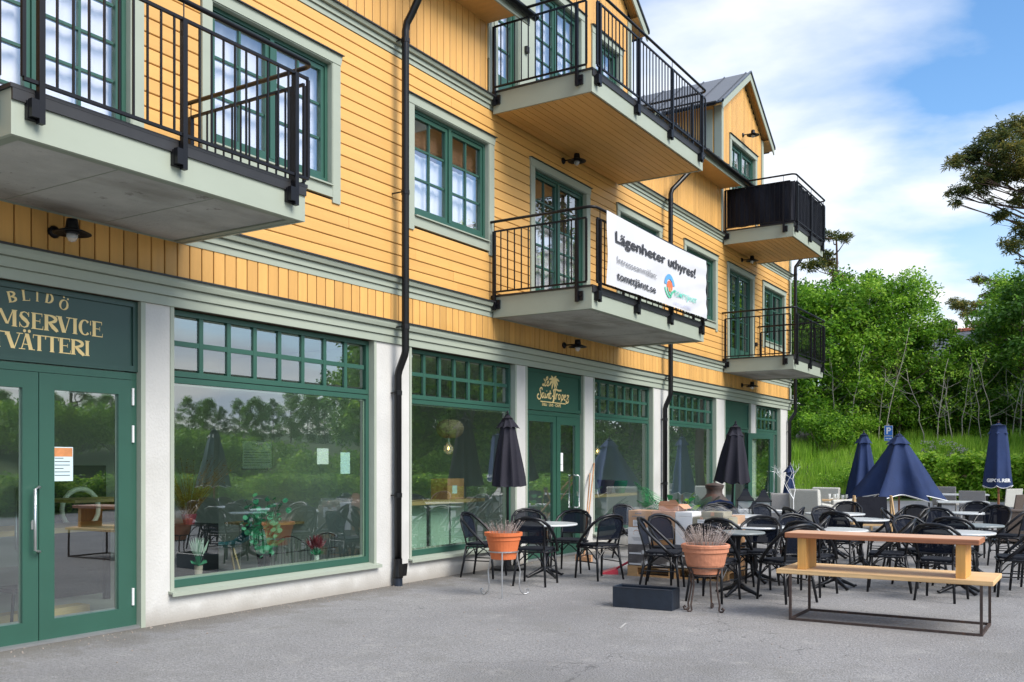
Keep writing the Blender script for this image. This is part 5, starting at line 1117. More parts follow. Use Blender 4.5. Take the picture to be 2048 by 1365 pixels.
palm(1385, 17.6, 'dark green feathery palm beside the clay chiminea', 'palm_dark', 16, .85, .20, 5)
palm(1352, 18.2, 'dark green low palm against the wall between the two windows', 'palm_dark', 12, .80, .17, 12)
x, y = at(1362, 16.8); t = thing('caladium_plant', 'yellow green broad-leaved plant between the palms', 'plant', (x, y, 0)); rr = random.Random(3)
m = MB(); m.lathe([(.1, 0), (.13, .24), (.12, .25), (0, .24)], seg=14); obj('pot', m, 'terracotta_new', t)
for k_ in range(12):
    a = rr.uniform(0, 6.28); r_ = rr.uniform(.05, .22); c = Vector((r_ * math.cos(a), r_ * math.sin(a), rr.uniform(.55, .98))); d = Vector((math.cos(a), math.sin(a), rr.uniform(-.3, .8))).normalized(); s_ = d.orthogonal().normalized(); L2 = rr.uniform(.10, .18)
    q = MB(); q.tube([(0, 0, .25), tuple(c)], .004, 3); q.poly([c, c + d * L2 * .35 + s_ * L2 * .38, c + d * L2, c + d * L2 * .35 - s_ * L2 * .38]); obj('leaf', q, 'leaf_light' if k_ % 2 else 'palm_leaf', t)
# navy jacket on a chair
jx, jy = at(1449, 16.2); chair(jx, jy, .5, -.86, 'black mesh chair with a navy jacket hung over it, right of the pallet')
m = MB()
for i in range(13):
    for j in range(7):
        u = i / 12; a = PI * u; v = j / 6; r_ = .31 - .03 * math.sin(v * 5 + i); m.v.append((-math.cos(a) * r_ * (1 + .1 * v), -.33 - .05 * math.sin(a) - .06 * v + .02 * math.sin(i * 1.7), .62 + .30 * math.sin(a) ** .6 - .30 * v + .01 * math.sin(i * 2.3 + j)))
for i in range(12):
    for j in range(6): a = i * 7 + j; m.f.append((a, a + 7, a + 8, a + 1))
o = tag(obj('jacket', m, 'navy', smooth=True), 'navy blue jacket with white strings hung over a chair back behind the cartons', 'jacket'); o.location = (jx, jy, 0); o.rotation_euler = (0, 0, head(.5, -.86))
m = MB(); m.tube([(.02, -.42, .88), (.12, -.43, .76)], .006, 4); m.tube([(.06, -.42, .88), (.16, -.43, .78)], .006, 4); obj('drawstring', m, 'white_trim', o)
# lanterns on a low bench
x, y = at(1512, 17.2)
t = thing('low_bench', 'low white bench against the window behind the lanterns', 'bench', (x - .1, y + .4, 0), R_(0))
obj('seat', MB().box(-.35, -.2, .66, .55, .2, .70), 'white_trim', t)
for a in ((-.33, -.18), (.5, -.18), (-.33, .15), (.5, .15)): obj('leg', MB().box(a[0], a[1], 0, a[0] + .03, a[1] + .03, .66), 'white_trim', t)
def lantern(px, t_, z, s, label):
    x, y = at(px, t_); t = thing('lantern', label, 'lantern', (x, y, z), .3, 'black metal lanterns'); h = .30 * s; w_ = .12 * s
    for a in ((-w_, -w_), (w_ - .014, -w_), (-w_, w_ - .014), (w_ - .014, w_ - .014)): obj('corner_post', MB().box(a[0], a[1], 0.0122, a[0] + .014, a[1] + .014, h), 'frame_black', t)
    obj('base', MB().box(-w_ - .01, -w_ - .01, 0, w_ + .01, w_ + .01, .012), 'frame_black', t)
    m = MB(); m.lathe([(w_ * 1.55, h), (w_ * 1.55, h + .012), (w_ * .95, h + .07 * s), (w_ * .5, h + .15 * s), (w_ * .45, h + .17 * s), (.01, h + .19 * s)], seg=4); m.v = [(a * .7071 - b * .7071, a * .7071 + b * .7071, c) for a, b, c in m.v]; obj('roof', m, 'frame_black', t)
    m = MB(); m.tube([(.03 * math.cos(a / 8 * 6.28), 0, h + .22 * s + .03 * math.sin(a / 8 * 6.28)) for a in range(9)], .004, 4); obj('ring', m, 'frame_black', t)
    m = MB(); b = w_ - .004
    for p, q in (((-b, -b), (b, -b)), ((b, -b), (b, b)), ((b, b), (-b, b)), ((-b, b), (-b, -b))): m.quad((p[0], p[1], .02), (q[0], q[1], .02), (q[0], q[1], h), (p[0], p[1], h))
    obj('glass', m, 'lamp_glass', t); m = MB(); m.lathe([(.035, .013), (.035, .13), (.03, .135)], seg=10); obj('candle', m, 'white_trim', t)
    for p, q in (((-b, -b - .003), (b, -b - .003)), ((b + .003, -b), (b + .003, b))):
        m = MB(); m.tube([(p[0], p[1], .05), (q[0], q[1], h - .05)], .003, 3); m.tube([(p[0], p[1], h - .05), (q[0], q[1], .05)], .003, 3); obj('cross_wire', m, 'frame_black', t)
x, y = at(1512, 16.6); t = thing('crate_table', 'low dark crate table carrying the black lanterns', 'table', (x, y, 0), .3)
obj('tabletop', MB().box(-.45, -.22, .53, .45, .22, .56), 'clay_dark', t)
for a in ((-.43, -.2), (.4, -.2), (-.43, .17), (.4, .17)): obj('leg', MB().box(a[0], a[1], 0, a[0] + .03, a[1] + .03, .53), 'clay_dark', t)
lantern(1491, 16.65, .56, 1.15, 'large black lantern next to the leaning umbrella pole'); lantern(1508, 16.3, .56, .72, 'small black lantern in front between two larger ones'); lantern(1527, 16.6, .56, 1.1, 'black lantern at the right end of the row')
# bare white branch
x, y = at(1587, 16.9); t = thing('ornamental_branch', 'bare white branch standing in a pot before the wicker armchairs', 'ornament', (x, y, 0))
m = MB(); rr = random.Random(6)
def br(p, d, l, r, dep):
    e = p + d * l; m.tube([tuple(p), tuple((p + e) / 2 + Vector((rr.gauss(0, .01), rr.gauss(0, .01), 0))), tuple(e)], [r, r * .8, r * .65], 4)
    if dep:
        for _ in range(3): br(e, (d + Vector((rr.gauss(0, .6), rr.gauss(0, .6), rr.uniform(-.2, .4)))).normalized(), l * .55, r * .6, dep - 1)
br(Vector((0, 0, .2)), Vector((0, 0, 1)), .72, .011, 3); obj('branch', m, 'white_trim', t)
m = MB(); m.lathe([(.09, 0), (.12, .24), (.11, .25), (0, .24)], seg=14); obj('pot', m, 'white_trim', t)

# ---------------------------------------------------------------- wicker seats and dining set
def armchair(label, px, t_, hx, hy, material, w_=.72, hb=.86, name='wicker_armchair'):
    x, y = at(px, t_); t = thing(name, label, 'armchair', (x, y, 0), head(hx, hy), 'wicker armchairs at the end of the terrace'); a = w_ / 2
    m = MB(); m.prism([(-.34, .16), (-.27, .16), (-.24, .42), (-.29, hb), (-.38, hb + .02), (-.40, hb - .02)], -a, a, 'x'); obj('backrest', m, material, t, bevel=.02)
    for s in (-1, 1):
        m = MB(); m.prism([(-.27, .16), (.32, .16), (.34, .5), (.30, .62), (.1, .66), (-.24, .70)], s * a, s * (a - .09), 'x'); obj('armrest', m, material, t, bevel=.02)
    m = MB(); m.box(-a + .091, -.26, .20, a - .091, .31, .40); obj('seat_base', m, material, t); obj('cushion', MB().box(-a + .1, -.25, .401, a - .1, .30, .47), 'wicker_grey', t, bevel=.02)
    for p in ((-a + .03, -.30), (a - .03, -.30), (-a + .03, .28), (a - .03, .28)): obj('leg', MB().box(p[0] - .022, p[1] - .022, 0, p[0] + .022, p[1] + .022, .16), material, t)
    return t
armchair('grey wicker armchair with its back to the camera by the building corner', 1573, 21.5, -.25, .97, 'wicker_grey', .66, .88)
armchair('white wicker armchair seen from the side, largest of the wicker seats', 1628, 21.0, .35, .94, 'wicker_white', .74, .98)
armchair('white wicker armchair behind the largest one, only its top in view', 1640, 24.5, -.2, -.97, 'wicker_white', .74, .92)
armchair('white wicker armchair right of the laid table, low and turned away', 1668, 22.0, -.7, .6, 'wicker_white', .6, .72)
def sling(label, px, t_, hx, hy, material, w_=.52, hb=.92):
    x, y = at(px, t_); t = thing('wicker_chair', label, 'chair', (x, y, 0), head(hx, hy), 'high-backed wicker chairs by the hedge'); a = w_ / 2
    m = MB(); m.prism([(-.25, .42), (-.22, .42), (-.29, hb), (-.32, hb)], -a, a, 'x'); obj('backrest', m, material, t, bevel=.008)
    obj('seat', MB().box(-a, -.22, .40, a, .24, .45), material, t, bevel=.01)
    for p in ((-a + .02, -.22), (a - .02, -.22), (-a + .02, .22), (a - .02, .22)): obj('leg', MB().box(p[0] - .018, p[1] - .018, 0, p[0] + .018, p[1] + .018, .40), material, t)
sling('pale grey high-backed wicker chair just right of the wide navy parasol', 1893, 26.5, .1, .99, 'wicker_grey', .62); sling('grey high-backed wicker chair left of the lettered parasol, back to the camera', 1948, 24.5, .05, 1, 'wicker_grey', .62, .86)
sling('white wicker chair back just right of the lettered parasol pole', 2012, 25, -.6, .6, 'wicker_white', .5, .90); sling('dark brown wicker chair beside the lettered parasol pole', 2013, 21.5, -.9, .3, 'wicker_brown', .45, .86)
x, y = at(2050, 18.5); t = thing('wicker_sofa', 'brown wicker sofa block cut by the right edge of the photograph', 'sofa', (x, y, 0), .2); obj('base', MB().box(-.45, -.3, .05, .5, .4, .62), 'wicker_brown', t, bevel=.01); obj('top_rail', MB().box(-.46, -.31, .621, .51, .41, .65), 'wicker_brown', t)
def dining(label, px, t_, w_, d_, h, rz, top='marble', leg='frame_black'):
    x, y = at(px, t_); t = thing('rectangular_table', label, 'table', (x, y, 0), rz); obj('tabletop', MB().box(-w_ / 2, -d_ / 2, h - .03, w_ / 2, d_ / 2, h), top, t)
    for sx in (-1, 1):
        for sy in (-1, 1): obj('leg', MB().box(sx * (w_ / 2 - .05) - .02, sy * (d_ / 2 - .05) - .02, 0, sx * (w_ / 2 - .05) + .02, sy * (d_ / 2 - .05) + .02, h - .03), leg, t)
    return x, y
TX, TY = dining('slatted wooden table laid with glasses by the white wicker armchairs', 1695, 22.5, 1.15, .7, .70, .25, 'wood_fence', 'wood_fence')
dining('long white table between the grey wicker chairs and the hedge', 1915, 25.5, 1.5, .7, .74, .15); dining('white table behind the crowded chairs, below the grey wicker backs', 1925, 20.5, 1.0, .7, .74, .2)
for k_, (dx, dy, h, r_) in enumerate(((-.42, 0, .13, .035), (-.32, .1, .12, .035), (-.22, -.05, .14, .03), (-.12, .05, .10, .04), (-.02, .0, .12, .03))):
    m = MB(); m.lathe([(r_ * .8, .0), (r_, h), (r_ * .9, h), (r_ * .7, .01)], seg=10, closed=False); o = tag(obj('drinking_glass', m, 'ceramic_white', smooth=True), 'upturned glass, ' + ('leftmost', 'second from left', 'middle one', 'fourth from left', 'rightmost')[k_] + ' of five on the laid wooden table', 'glass', 'glasses on the laid table'); o.location = (TX + dx, TY + dy, .701)
# wooden easel board with black sign
x, y = at(1745, 18.8); t = thing('folding_signboard', 'pale wooden A-frame with a black cloth panel under the wide navy parasol', 'signboard', (x, y, 0), head(-.4, 1))
for sx in (-.42, .42):
    for sy in (-.28, .28): obj('leg', MB().tube([(sx, sy, 0), (sx * .82, sy * .12, .92)], .022, 4), 'wood_fence', t)
for z_, yy in ((.35, -.2), (.35, .2), (.15, -.24)): obj('rail', MB().box(-.40, yy - .015, z_ - .02, .40, yy + .015, z_ + .02), 'wood_fence', t)
m = MB(); m.prism([(-.12, .34), (-.10, .34), (-.01, .90), (-.04, .90)], -.30, .26, 'x'); obj('panel', m, 'screen_fabric', t)
# parking sign
x, y, z = at(1777, 40, 868); t = thing('parking_sign', 'blue and white P parking sign on a post before the hedge', 'parking sign', (x, y, 0), head(-(CX - x), -(0 - y)) + 0)
m = MB(); m.tube([(0, .02, .5), (0, .02, z + .42)], .03, 8); obj('post', m, 'zinc', t)
obj('sign_plate', MB().box(-.17, -.012, z - .08, .17, .0, z + .34), 'white_trim', t)
p_ = obj('blue_field', MB().box(-.155, -.018, z - .065, .155, -.0125, z + .325), 'sign_blue', t)
m = MB(); text_on(m, 'P', .38, lambda u, v: (u, -.019, z + .0 + v), .012, 'CENTER'); obj('letter', m, 'white_trim', p_)
obj('sub_plate', MB().box(-.17, -.012, z - .30, .17, .0, z - .10), 'white_trim', t); obj('blue_field', MB().box(-.155, -.018, z - .288, .155, -.0125, z - .112), 'sign_blue', t)
m = MB(); 
for k_ in range(4): m.quad((-.11 + k_ * .06, -.0195, z - .23), (-.07 + k_ * .06, -.0195, z - .23), (-.07 + k_ * .06, -.0195, z - .18), (-.11 + k_ * .06, -.0195, z - .18))
obj('print', m, 'white_trim', t)
# terrace that only shows as reflections in the shop glass
ux, uy = mirrored(440, 24); umbrella('dark green closed umbrella seen only as a reflection in the large left window', ux, uy, 2.45, .95, .08, .42, 8, .28, 'sign_green', 'wood_red', (.18, .16), .06, True, wob=.1)
for k_, (px, t_) in enumerate(((480, 18), (560, 17), (650, 16.5), (760, 19), (900, 18))):
    x, y = mirrored(px, t_); round_table(x, y, .8, 'marble', ('round marble table reflected %s in the shop glass' % ('farthest left', 'second from left', 'in the middle', 'fourth from left', 'farthest right')[k_]))
    for q, (dx, dy) in enumerate(((.6, .1), (-.5, .45), (-.1, -.7))): chair(x + dx, y + dy, -dx, -dy, 'black mesh chair %s of the reflected marble table %s' % (('street side', 'far side', 'near side')[q], ('farthest left', 'second from left', 'in the middle', 'fourth from left', 'farthest right')[k_]))

m = MB()
for a, b, w_ in ((gm(1217, 1207), gm(1195, 1213), .02), (gm(1251, 1247), gm(1242, 1257), .03), (gm(1238, 1222), gm(1345, 1226), .015)):
    d = Vector((b[0] - a[0], b[1] - a[1], 0)).normalized(); n_ = Vector((-d.y, d.x, 0)) * w_ / 2; A_, B_ = Vector((a[0], a[1], .004)), Vector((b[0], b[1], .004)); m.poly([A_ - n_ * .3, B_ - n_, B_ + n_ * .2, A_ + n_])
obj('chalk_marks', m, 'chalk', kind='structure')
# ================================================================ VEGETATION
import numpy as np
def leafmesh(name, pos, size, material, aspect=.55, up=.3, seed=0, fold=True):
    r = np.random.default_rng(seed); n = len(pos)
    d = r.normal(size=(n, 3)); d[:, 2] *= .6; d /= np.linalg.norm(d, axis=1)[:, None] + 1e-9
    nn = r.normal(size=(n, 3)); nn[:, 2] = np.abs(nn[:, 2]) + up * 2; s = np.cross(d, nn); s /= np.linalg.norm(s, axis=1)[:, None] + 1e-9
    L_ = size * r.uniform(.6, 1.35, (n, 1)); w_ = L_ * aspect * .5
    v = np.empty((n, 4, 3)); v[:, 0] = pos; v[:, 1] = pos + d * L_ * .5 + s * w_; v[:, 2] = pos + d * L_; v[:, 2, 2] -= (L_[:, 0] * .15); v[:, 3] = pos + d * L_ * .5 - s * w_
    me = bpy.data.meshes.new(name); me.vertices.add(n * 4); me.vertices.foreach_set('co', v.reshape(-1)); me.loops.add(n * 4); me.loops.foreach_set('vertex_index', np.arange(n * 4, dtype=np.int32))
    me.polygons.add(n); me.polygons.foreach_set('loop_start', np.arange(0, n * 4, 4, dtype=np.int32)); me.polygons.foreach_set('loop_total', np.full(n, 4, dtype=np.int32)); me.update(); me.validate()
    me.materials.append(MT[material]); return me
def blob_points(blobs, dens, seed, shell=.5, flat=1.0):
    r = np.random.default_rng(seed); out = []
    for (x, y, z, R) in blobs:
        n = max(8, int(dens * R * R)); d = r.normal(size=(n, 3)); d /= np.linalg.norm(d, axis=1)[:, None]; q = R * (shell + (1 - shell) * r.random((n, 1)) ** .6) * r.uniform(.75, 1.1, (n, 1)); p = d * q; p[:, 2] *= flat; out.append(p + np.array([x, y, z]))
    return np.concatenate(out)
def tree_proto(kind, seed, H=9.5, R=2.6, zc=1.6, nb=75, dens=330, size=.17, material='leaf_mid', bark='bark', trunk_r=.11):
    rr = random.Random(seed); blobs = []; limbs = MB(); tr = MB(); lean = (rr.uniform(-.4, .4), rr.uniform(-.4, .4))
    def tp(z): s = z / H; return Vector((lean[0] * s * s * 2 + .12 * math.sin(z * .9 + seed), lean[1] * s * s * 2 + .1 * math.cos(z * .8 + seed), z))
    tr.tube([tuple(tp(H * .9 * i / 8)) for i in range(9)], [trunk_r * (1 - .1 * i) for i in range(9)], 7)
    for i in range(nb):
        z = zc + (H - zc) * (i + rr.random()) / nb; s = (z - zc) / (H - zc); rad = R * (math.sin(PI * min(1, s * .85 + .12)) ** .7) * rr.uniform(.35, 1.08); a = rr.uniform(0, 2 * PI); c = tp(z); e = Vector((c.x + rad * math.cos(a), c.y + rad * math.sin(a), z + rr.uniform(-.2, .4))); b_ = tp(max(.8, z - rad * rr.uniform(.5, .9)))
        if rr.random() < .6: m_ = (b_ + e) / 2 + Vector((0, 0, -.1)); limbs.tube([tuple(b_), tuple(m_), tuple(e)], [trunk_r * .32, trunk_r * .2, .01], 4, caps=False)
        blobs.append((e.x, e.y, e.z, rr.uniform(.45, .95) * (R / 2.6)))
    t = thing(kind, '', 'tree'); obj('trunk', tr, bark, t, smooth=True); obj('branches', limbs, bark, t)
    me = leafmesh('crown', blob_points(blobs, dens * .75, seed, .35, .8), size * 1.3, material, seed=seed); obj('crown', me, material, t); return t
P1 = tree_proto('deciduous_tree', 11); P2 = tree_proto('deciduous_tree', 12, 10.2, 2.3, 1.2, 85, 320, .16, 'leaf_light', 'pale_bark', .09); P3 = tree_proto('deciduous_tree', 13, 8.6, 2.9, .8, 80, 330, .19, 'leaf_mid', 'pale_bark', .1)
P4 = tree_proto('deciduous_tree', 14, 9, 2.4, .6, 70, 300, .20, 'leaf_far', 'bark', .1)
def put_tree(proto, x, y, s, label, first=[None], group='trees along the top of the bank'):
    z = terrain(x, y) - .15
    if proto not in first[1:]:
        first.append(proto); proto.location = (x, y, z); proto.scale = (s,) * 3; proto['label'] = label; proto['group'] = group; return proto
    return dup(proto, (x, y, z), random.uniform(0, 6.28), label, group, scale=s)
view = [(1600, 55, P1, .93, 'leafy tree right beside the corner downpipe of the building'), (1640, 58, P4, 1.06, 'tall light green tree just right of the building corner'), (1668, 54, P3, .98, 'broad leafy tree above the grey rock'), (1700, 57, P1, 1.02, 'leafy tree behind the parking sign, left of it'),
        (1735, 54, P2, .93, 'light green slender-stemmed tree above the parking sign'), (1765, 58, P4, 1.12, 'broad leafy tree behind the parking sign'), (1795, 54, P1, .95, 'leafy tree above the wide navy parasol'), (1830, 58, P2, 1.0, 'light green tree right of the wide navy parasol'),
        (1862, 55, P3, .80, 'round-topped leafy tree left of the red roof ridge'), (1900, 57, P4, .60, 'smaller tree below the red roof ridge'), (1935, 54, P1, .60, 'lower leafy tree left of the lettered parasol'), (1965, 58, P3, .66, 'leafy tree above the lettered parasol, left of it'),
        (2005, 54, P2, .92, 'light green tree above the lettered parasol, right of it'), (2040, 52, P4, 1.0, 'leafy tree at the right edge of the photograph'), (2085, 53, P3, 1.05, 'leafy tree just outside the right edge'), (1615, 66, P4, 1.2, 'far tree behind the building corner'), (1720, 68, P4, 1.1, 'far tree between two nearer crowns'), (2030, 72, P4, 1.2, 'far tree on the hill behind the lettered parasol')]
for px, t_, p, s, lb in view: x, y = at(px, t_); put_tree(p, x, y, s, lb)
rt = random.Random(21); ORD = 'first second third fourth fifth sixth seventh eighth ninth tenth eleventh twelfth thirteenth fourteenth fifteenth sixteenth'.split()
ORD2 = ['%s %s' % (a, b) for b in ('outer', 'inner') for a in ORD]
for i, px in enumerate(range(-60, 780, 34)):
    t_ = 70 + rt.uniform(-5, 5); x, y = mirrored(px, t_); put_tree((P4, P1, P3)[i % 3], x, y, (.27 + .04 * (i % 3)) + (.10 if 540 < px < 640 else 0) + (.12 if px > 650 else 0), ORD2[i] + ' low tree in the distant wood reflected in the shop window', group='trees reflected in the shop windows')
for i, px in enumerate(range(800, 1580, 52)):
    t_ = 44 + max(0, px - 1150) * .03 + rt.uniform(-3, 4); x, y = mirrored(px, t_); put_tree((P1, P3, P4, P2)[i % 4], x, y, 1.05 + .1 * (i % 2), ORD[i] + ' tall tree from the left in the near wood reflected in the café windows', group='trees reflected in the café windows')
for i, px in enumerate(range(735, 1000, 65)):
    x, y = mirrored(px, 57); put_tree((P3, P1)[i % 2], x, y, .8, ORD[i] + ' mid-distance tree from the left of the wood reflected in the café windows', group='trees reflected in the café windows')

# bushes and hedge
def shrub(label, px, t_, blobs, size=.12, material='leaf_mid', dens=700, seed=1, name='shrub', cat='shrub', z=None):
    x, y = at(px, t_); zb = terrain(x, y) if z is None else z; t = thing(name, label, cat, (x, y, zb - .05)); m = MB(); rr = random.Random(seed)
    for bx, by, bz, R in blobs: m.tube([(bx * .3, by * .3, 0), (bx * .8, by * .8, bz * .6), (bx, by, bz)], [.02, .012, .006], 4, caps=False)
    obj('stems', m, 'bark', t); obj('foliage', leafmesh('foliage', blob_points(blobs, dens, seed, .3, .85), size, material, seed=seed), material, t); return t
def rblobs(n, sx, sy, z0, z1, R, seed): rr = random.Random(seed); return [(rr.uniform(-sx, sx), rr.uniform(-sy, sy), rr.uniform(z0, z1), R * rr.uniform(.6, 1.15)) for _ in range(n)]
shrub('dense dark green bush beside the grey rock', 1655, 50, rblobs(16, 1.0, .8, .5, 1.9, .7, 1), .15, 'leaf_mid', seed=1); shrub('low bright green bush at the foot of the grassy bank', 1705, 44, rblobs(14, 1.2, .6, .3, 1.1, .5, 2), .11, 'leaf_light', seed=2)
shrub('spreading bush under the trees behind the narrow navy parasol', 1690, 52, rblobs(18, 1.6, .7, .4, 1.6, .6, 3), .14, 'leaf_light', seed=3); shrub('green bush at the corner of the building behind the armchairs', 1612, 52, rblobs(14, 1.4, .8, .4, 1.9, .7, 4), .14, 'leaf_mid', seed=4)
for k_, (px, t_) in enumerate(((1760, 53), (1825, 54), (1880, 52), (1945, 54), (2010, 51), (2075, 50), (1600, 58), (1560, 58))):
    shrub('dark undergrowth bush below the trees, ' + ('behind the parking sign', 'behind the wide navy parasol', 'left of the fence post', 'left of the lettered parasol', 'right of the lettered parasol', 'at the right edge', 'near the building corner', 'hidden behind the building corner')[k_], px, t_ + 2, rblobs(16, 2.0, .8, .3, 2.2, .8, 30 + k_), .17, 'leaf_mid', 450, 30 + k_)
for k_, (px, t_, w_) in enumerate(((1775, 41.5, 2.2), (1855, 41, 2.2), (1930, 40.5, 2.2), (2005, 40, 2.2), (2080, 39.5, 2.2))):
    bl = rblobs(60, w_ * .55, .5, .25, 1.85, .42, 50 + k_); shrub('bright green leafy hedge plant, %s in the row beyond the terrace' % ('first from the left', 'second from the left', 'third from the left', 'fourth from the left', 'fifth from the left')[k_], px, t_, bl, .21, 'hedge_leaf', 480, 50 + k_, 'hedge_plant', 'hedge', 0)
sx_, sy_ = mirrored(-40, 42); sh0 = shrub('first bright bush from the left along the street, reflected in the shop windows', 1024, 10, rblobs(44, 2.6, .8, .3, 1.9, .55, 70), .17, 'leaf_light', 420, 70, z=0); sh0.location = (sx_, sy_, terrain(sx_, sy_)); sh0['group'] = 'bushes reflected in the shop windows'
for k_, px in enumerate((-330, -230, -130, 10, 110)):
    x, y = mirrored(px, 40); dup(sh0, (x, y, terrain(x, y)), .4 + k_, ORD[k_] + ' leafy bush from the left behind the street, reflected in the entrance door', 'bushes reflected in the entrance door')
for k_, px in enumerate(range(-60, 1150, 80)):
    u_ = (px - 1024) / 1900; t_ = min(34, (21.3 + CX) / -(FX + u_ * RX)); x, y = mirrored(px, t_); dup(sh0, (x, y, -.1), .9 + k_ * 2.3 % .7, ORD[k_] + ' low roadside bush from the left, nearest row reflected in the shop windows', 'roadside bushes reflected in the shop windows', scale=(.9, .9, .62))
for k_, px in enumerate(range(60, 1160, 95)):   # bushes on the street side, seen as reflections
    x, y = mirrored(px, 41 + (k_ % 3)); dup(sh0, (x, y, terrain(x, y)), .9 + k_ * 3.1 % .6, ORD[k_ + 1] + ' bright bush from the left along the street, reflected in the shop windows', 'bushes reflected in the shop windows')
for k_, (px, py) in enumerate(((1870, 893), (1912, 897))):
    x, y, z = at(px, 47, py); t = thing('lilac_bush', 'pale lilac flowering clump above the hedge, %s one' % ('left', 'right')[k_], 'flowering bush', (x, y, z - .8)); bl = rblobs(8, .5, .3, .3, .9, .3, k_ + 80)
    obj('foliage', leafmesh('foliage', blob_points(bl, 400, 80 + k_, .3, .8), .1, 'leaf_mid', seed=80), 'leaf_mid', t); obj('flowers', leafmesh('flowers', blob_points([(a, b, c + .15, r * .8) for a, b, c, r in bl], 500, 84 + k_, .5, .6), .07, 'lilac', .9, seed=81), 'lilac', t)
# grass
r = np.random.default_rng(5); n = 60000
gp = []
c0x, c0y = at(1640, 47)
gx = r.uniform(-12, 12, n); gy = r.uniform(43, 60, n)
hz_ = np.array([terrain(a, b) for a, b in zip(gx, gy)]); k_ = hz_ > .02; gx, gy, hz_ = gx[k_], gy[k_], hz_[k_]; n = len(gx)
hh = r.uniform(.18, .55, n) * (1 + .8 * (np.sin(gx * 1.3) * np.sin(gy * 1.1) > .3)); a = r.uniform(0, 6.28, n); w_ = .022
v = np.empty((n, 3, 3)); ca_, sa_ = np.cos(a) * w_, np.sin(a) * w_
v[:, 0] = np.stack([gx - ca_, gy - sa_, hz_ - .05], 1); v[:, 1] = np.stack([gx + ca_, gy + sa_, hz_ - .05], 1); v[:, 2] = np.stack([gx + r.normal(0, .12, n), gy + r.normal(0, .12, n), hz_ + hh], 1)
me = bpy.data.meshes.new('grass'); me.vertices.add(n * 3); me.vertices.foreach_set('co', v.reshape(-1)); me.loops.add(n * 3); me.loops.foreach_set('vertex_index', np.arange(n * 3, dtype=np.int32)); me.polygons.add(n); me.polygons.foreach_set('loop_start', np.arange(0, n * 3, 3, dtype=np.int32)); me.polygons.foreach_set('loop_total', np.full(n, 3, dtype=np.int32)); me.update()
obj('grass', me, 'grass', kind='stuff')
# pale saplings
for k_, (px, t_, h, ln) in enumerate(((1632, 50, 4.5, .2), (1672, 51, 5.5, -.3), (1700, 50.5, 6.5, .7), (1716, 51, 5, .9), (1768, 50, 7.5, 1.3), (1756, 51, 5, .4), (1800, 51, 6, -.7), (1848, 49.5, 5, -.9), (1872, 49, 5.5, .5), (1893, 49.5, 6.2, .1), (1905, 49, 4.4, -.5), (1920, 49.5, 5.2, .6), (1940, 49, 6, .05), (1962, 49.5, 5, -.4), (1990, 48.5, 5.5, -.9), (2012, 48.5, 6.2, .1), (2022, 49, 6, 1.0), (2040, 48.5, 5, .3))):
    x, y = at(px, t_ + 1.2 + 2.2 * (k_ % 3 == 0)); z = terrain(x, y); t = thing('sapling', 'thin pale bare-stemmed sapling, %s from the left in front of the wood' % ('first', 'second', 'third', 'fourth', 'fifth', 'sixth', 'seventh', 'eighth', 'ninth', 'tenth', 'eleventh', 'twelfth', 'thirteenth', 'fourteenth', 'fifteenth', 'sixteenth', 'seventeenth', 'eighteenth')[k_], 'sapling', (x, y, z - .1), 0, 'pale saplings in front of the wood')
    rr = random.Random(100 + k_); m = MB(); pts = [(ln * (i / 6) ** 1.3 + rr.gauss(0, .05), rr.gauss(0, .06), h * .85 * i / 6) for i in range(7)]; m.tube(pts, [.034 * (1 - i * .12) for i in range(7)], 5); obj('trunk', m, 'pale_bark', t, smooth=True)
    m = MB()
    for q in range(7):
        i = rr.randint(2, 5); p = Vector(pts[i]); e = p + Vector((rr.uniform(-1.2, 1.2), rr.uniform(-.5, .5), rr.uniform(.3, 1.1))); m.tube([tuple(p), tuple((p + e) / 2 + Vector((0, 0, -.08))), tuple(e)], [.014, .01, .004], 3, caps=False)
    obj('branches', m, 'pale_bark', t)
    bl = [(pts[i][0] + rr.uniform(-.6, .6), rr.uniform(-.4, .4), pts[i][2] + rr.uniform(0, .5), rr.uniform(.25, .5)) for i in (2, 3, 4, 5, 5, 6, 6)]; obj('foliage', leafmesh('foliage', blob_points(bl, 170, k_, .1), .14, 'leaf_light', seed=k_), 'leaf_light', t)
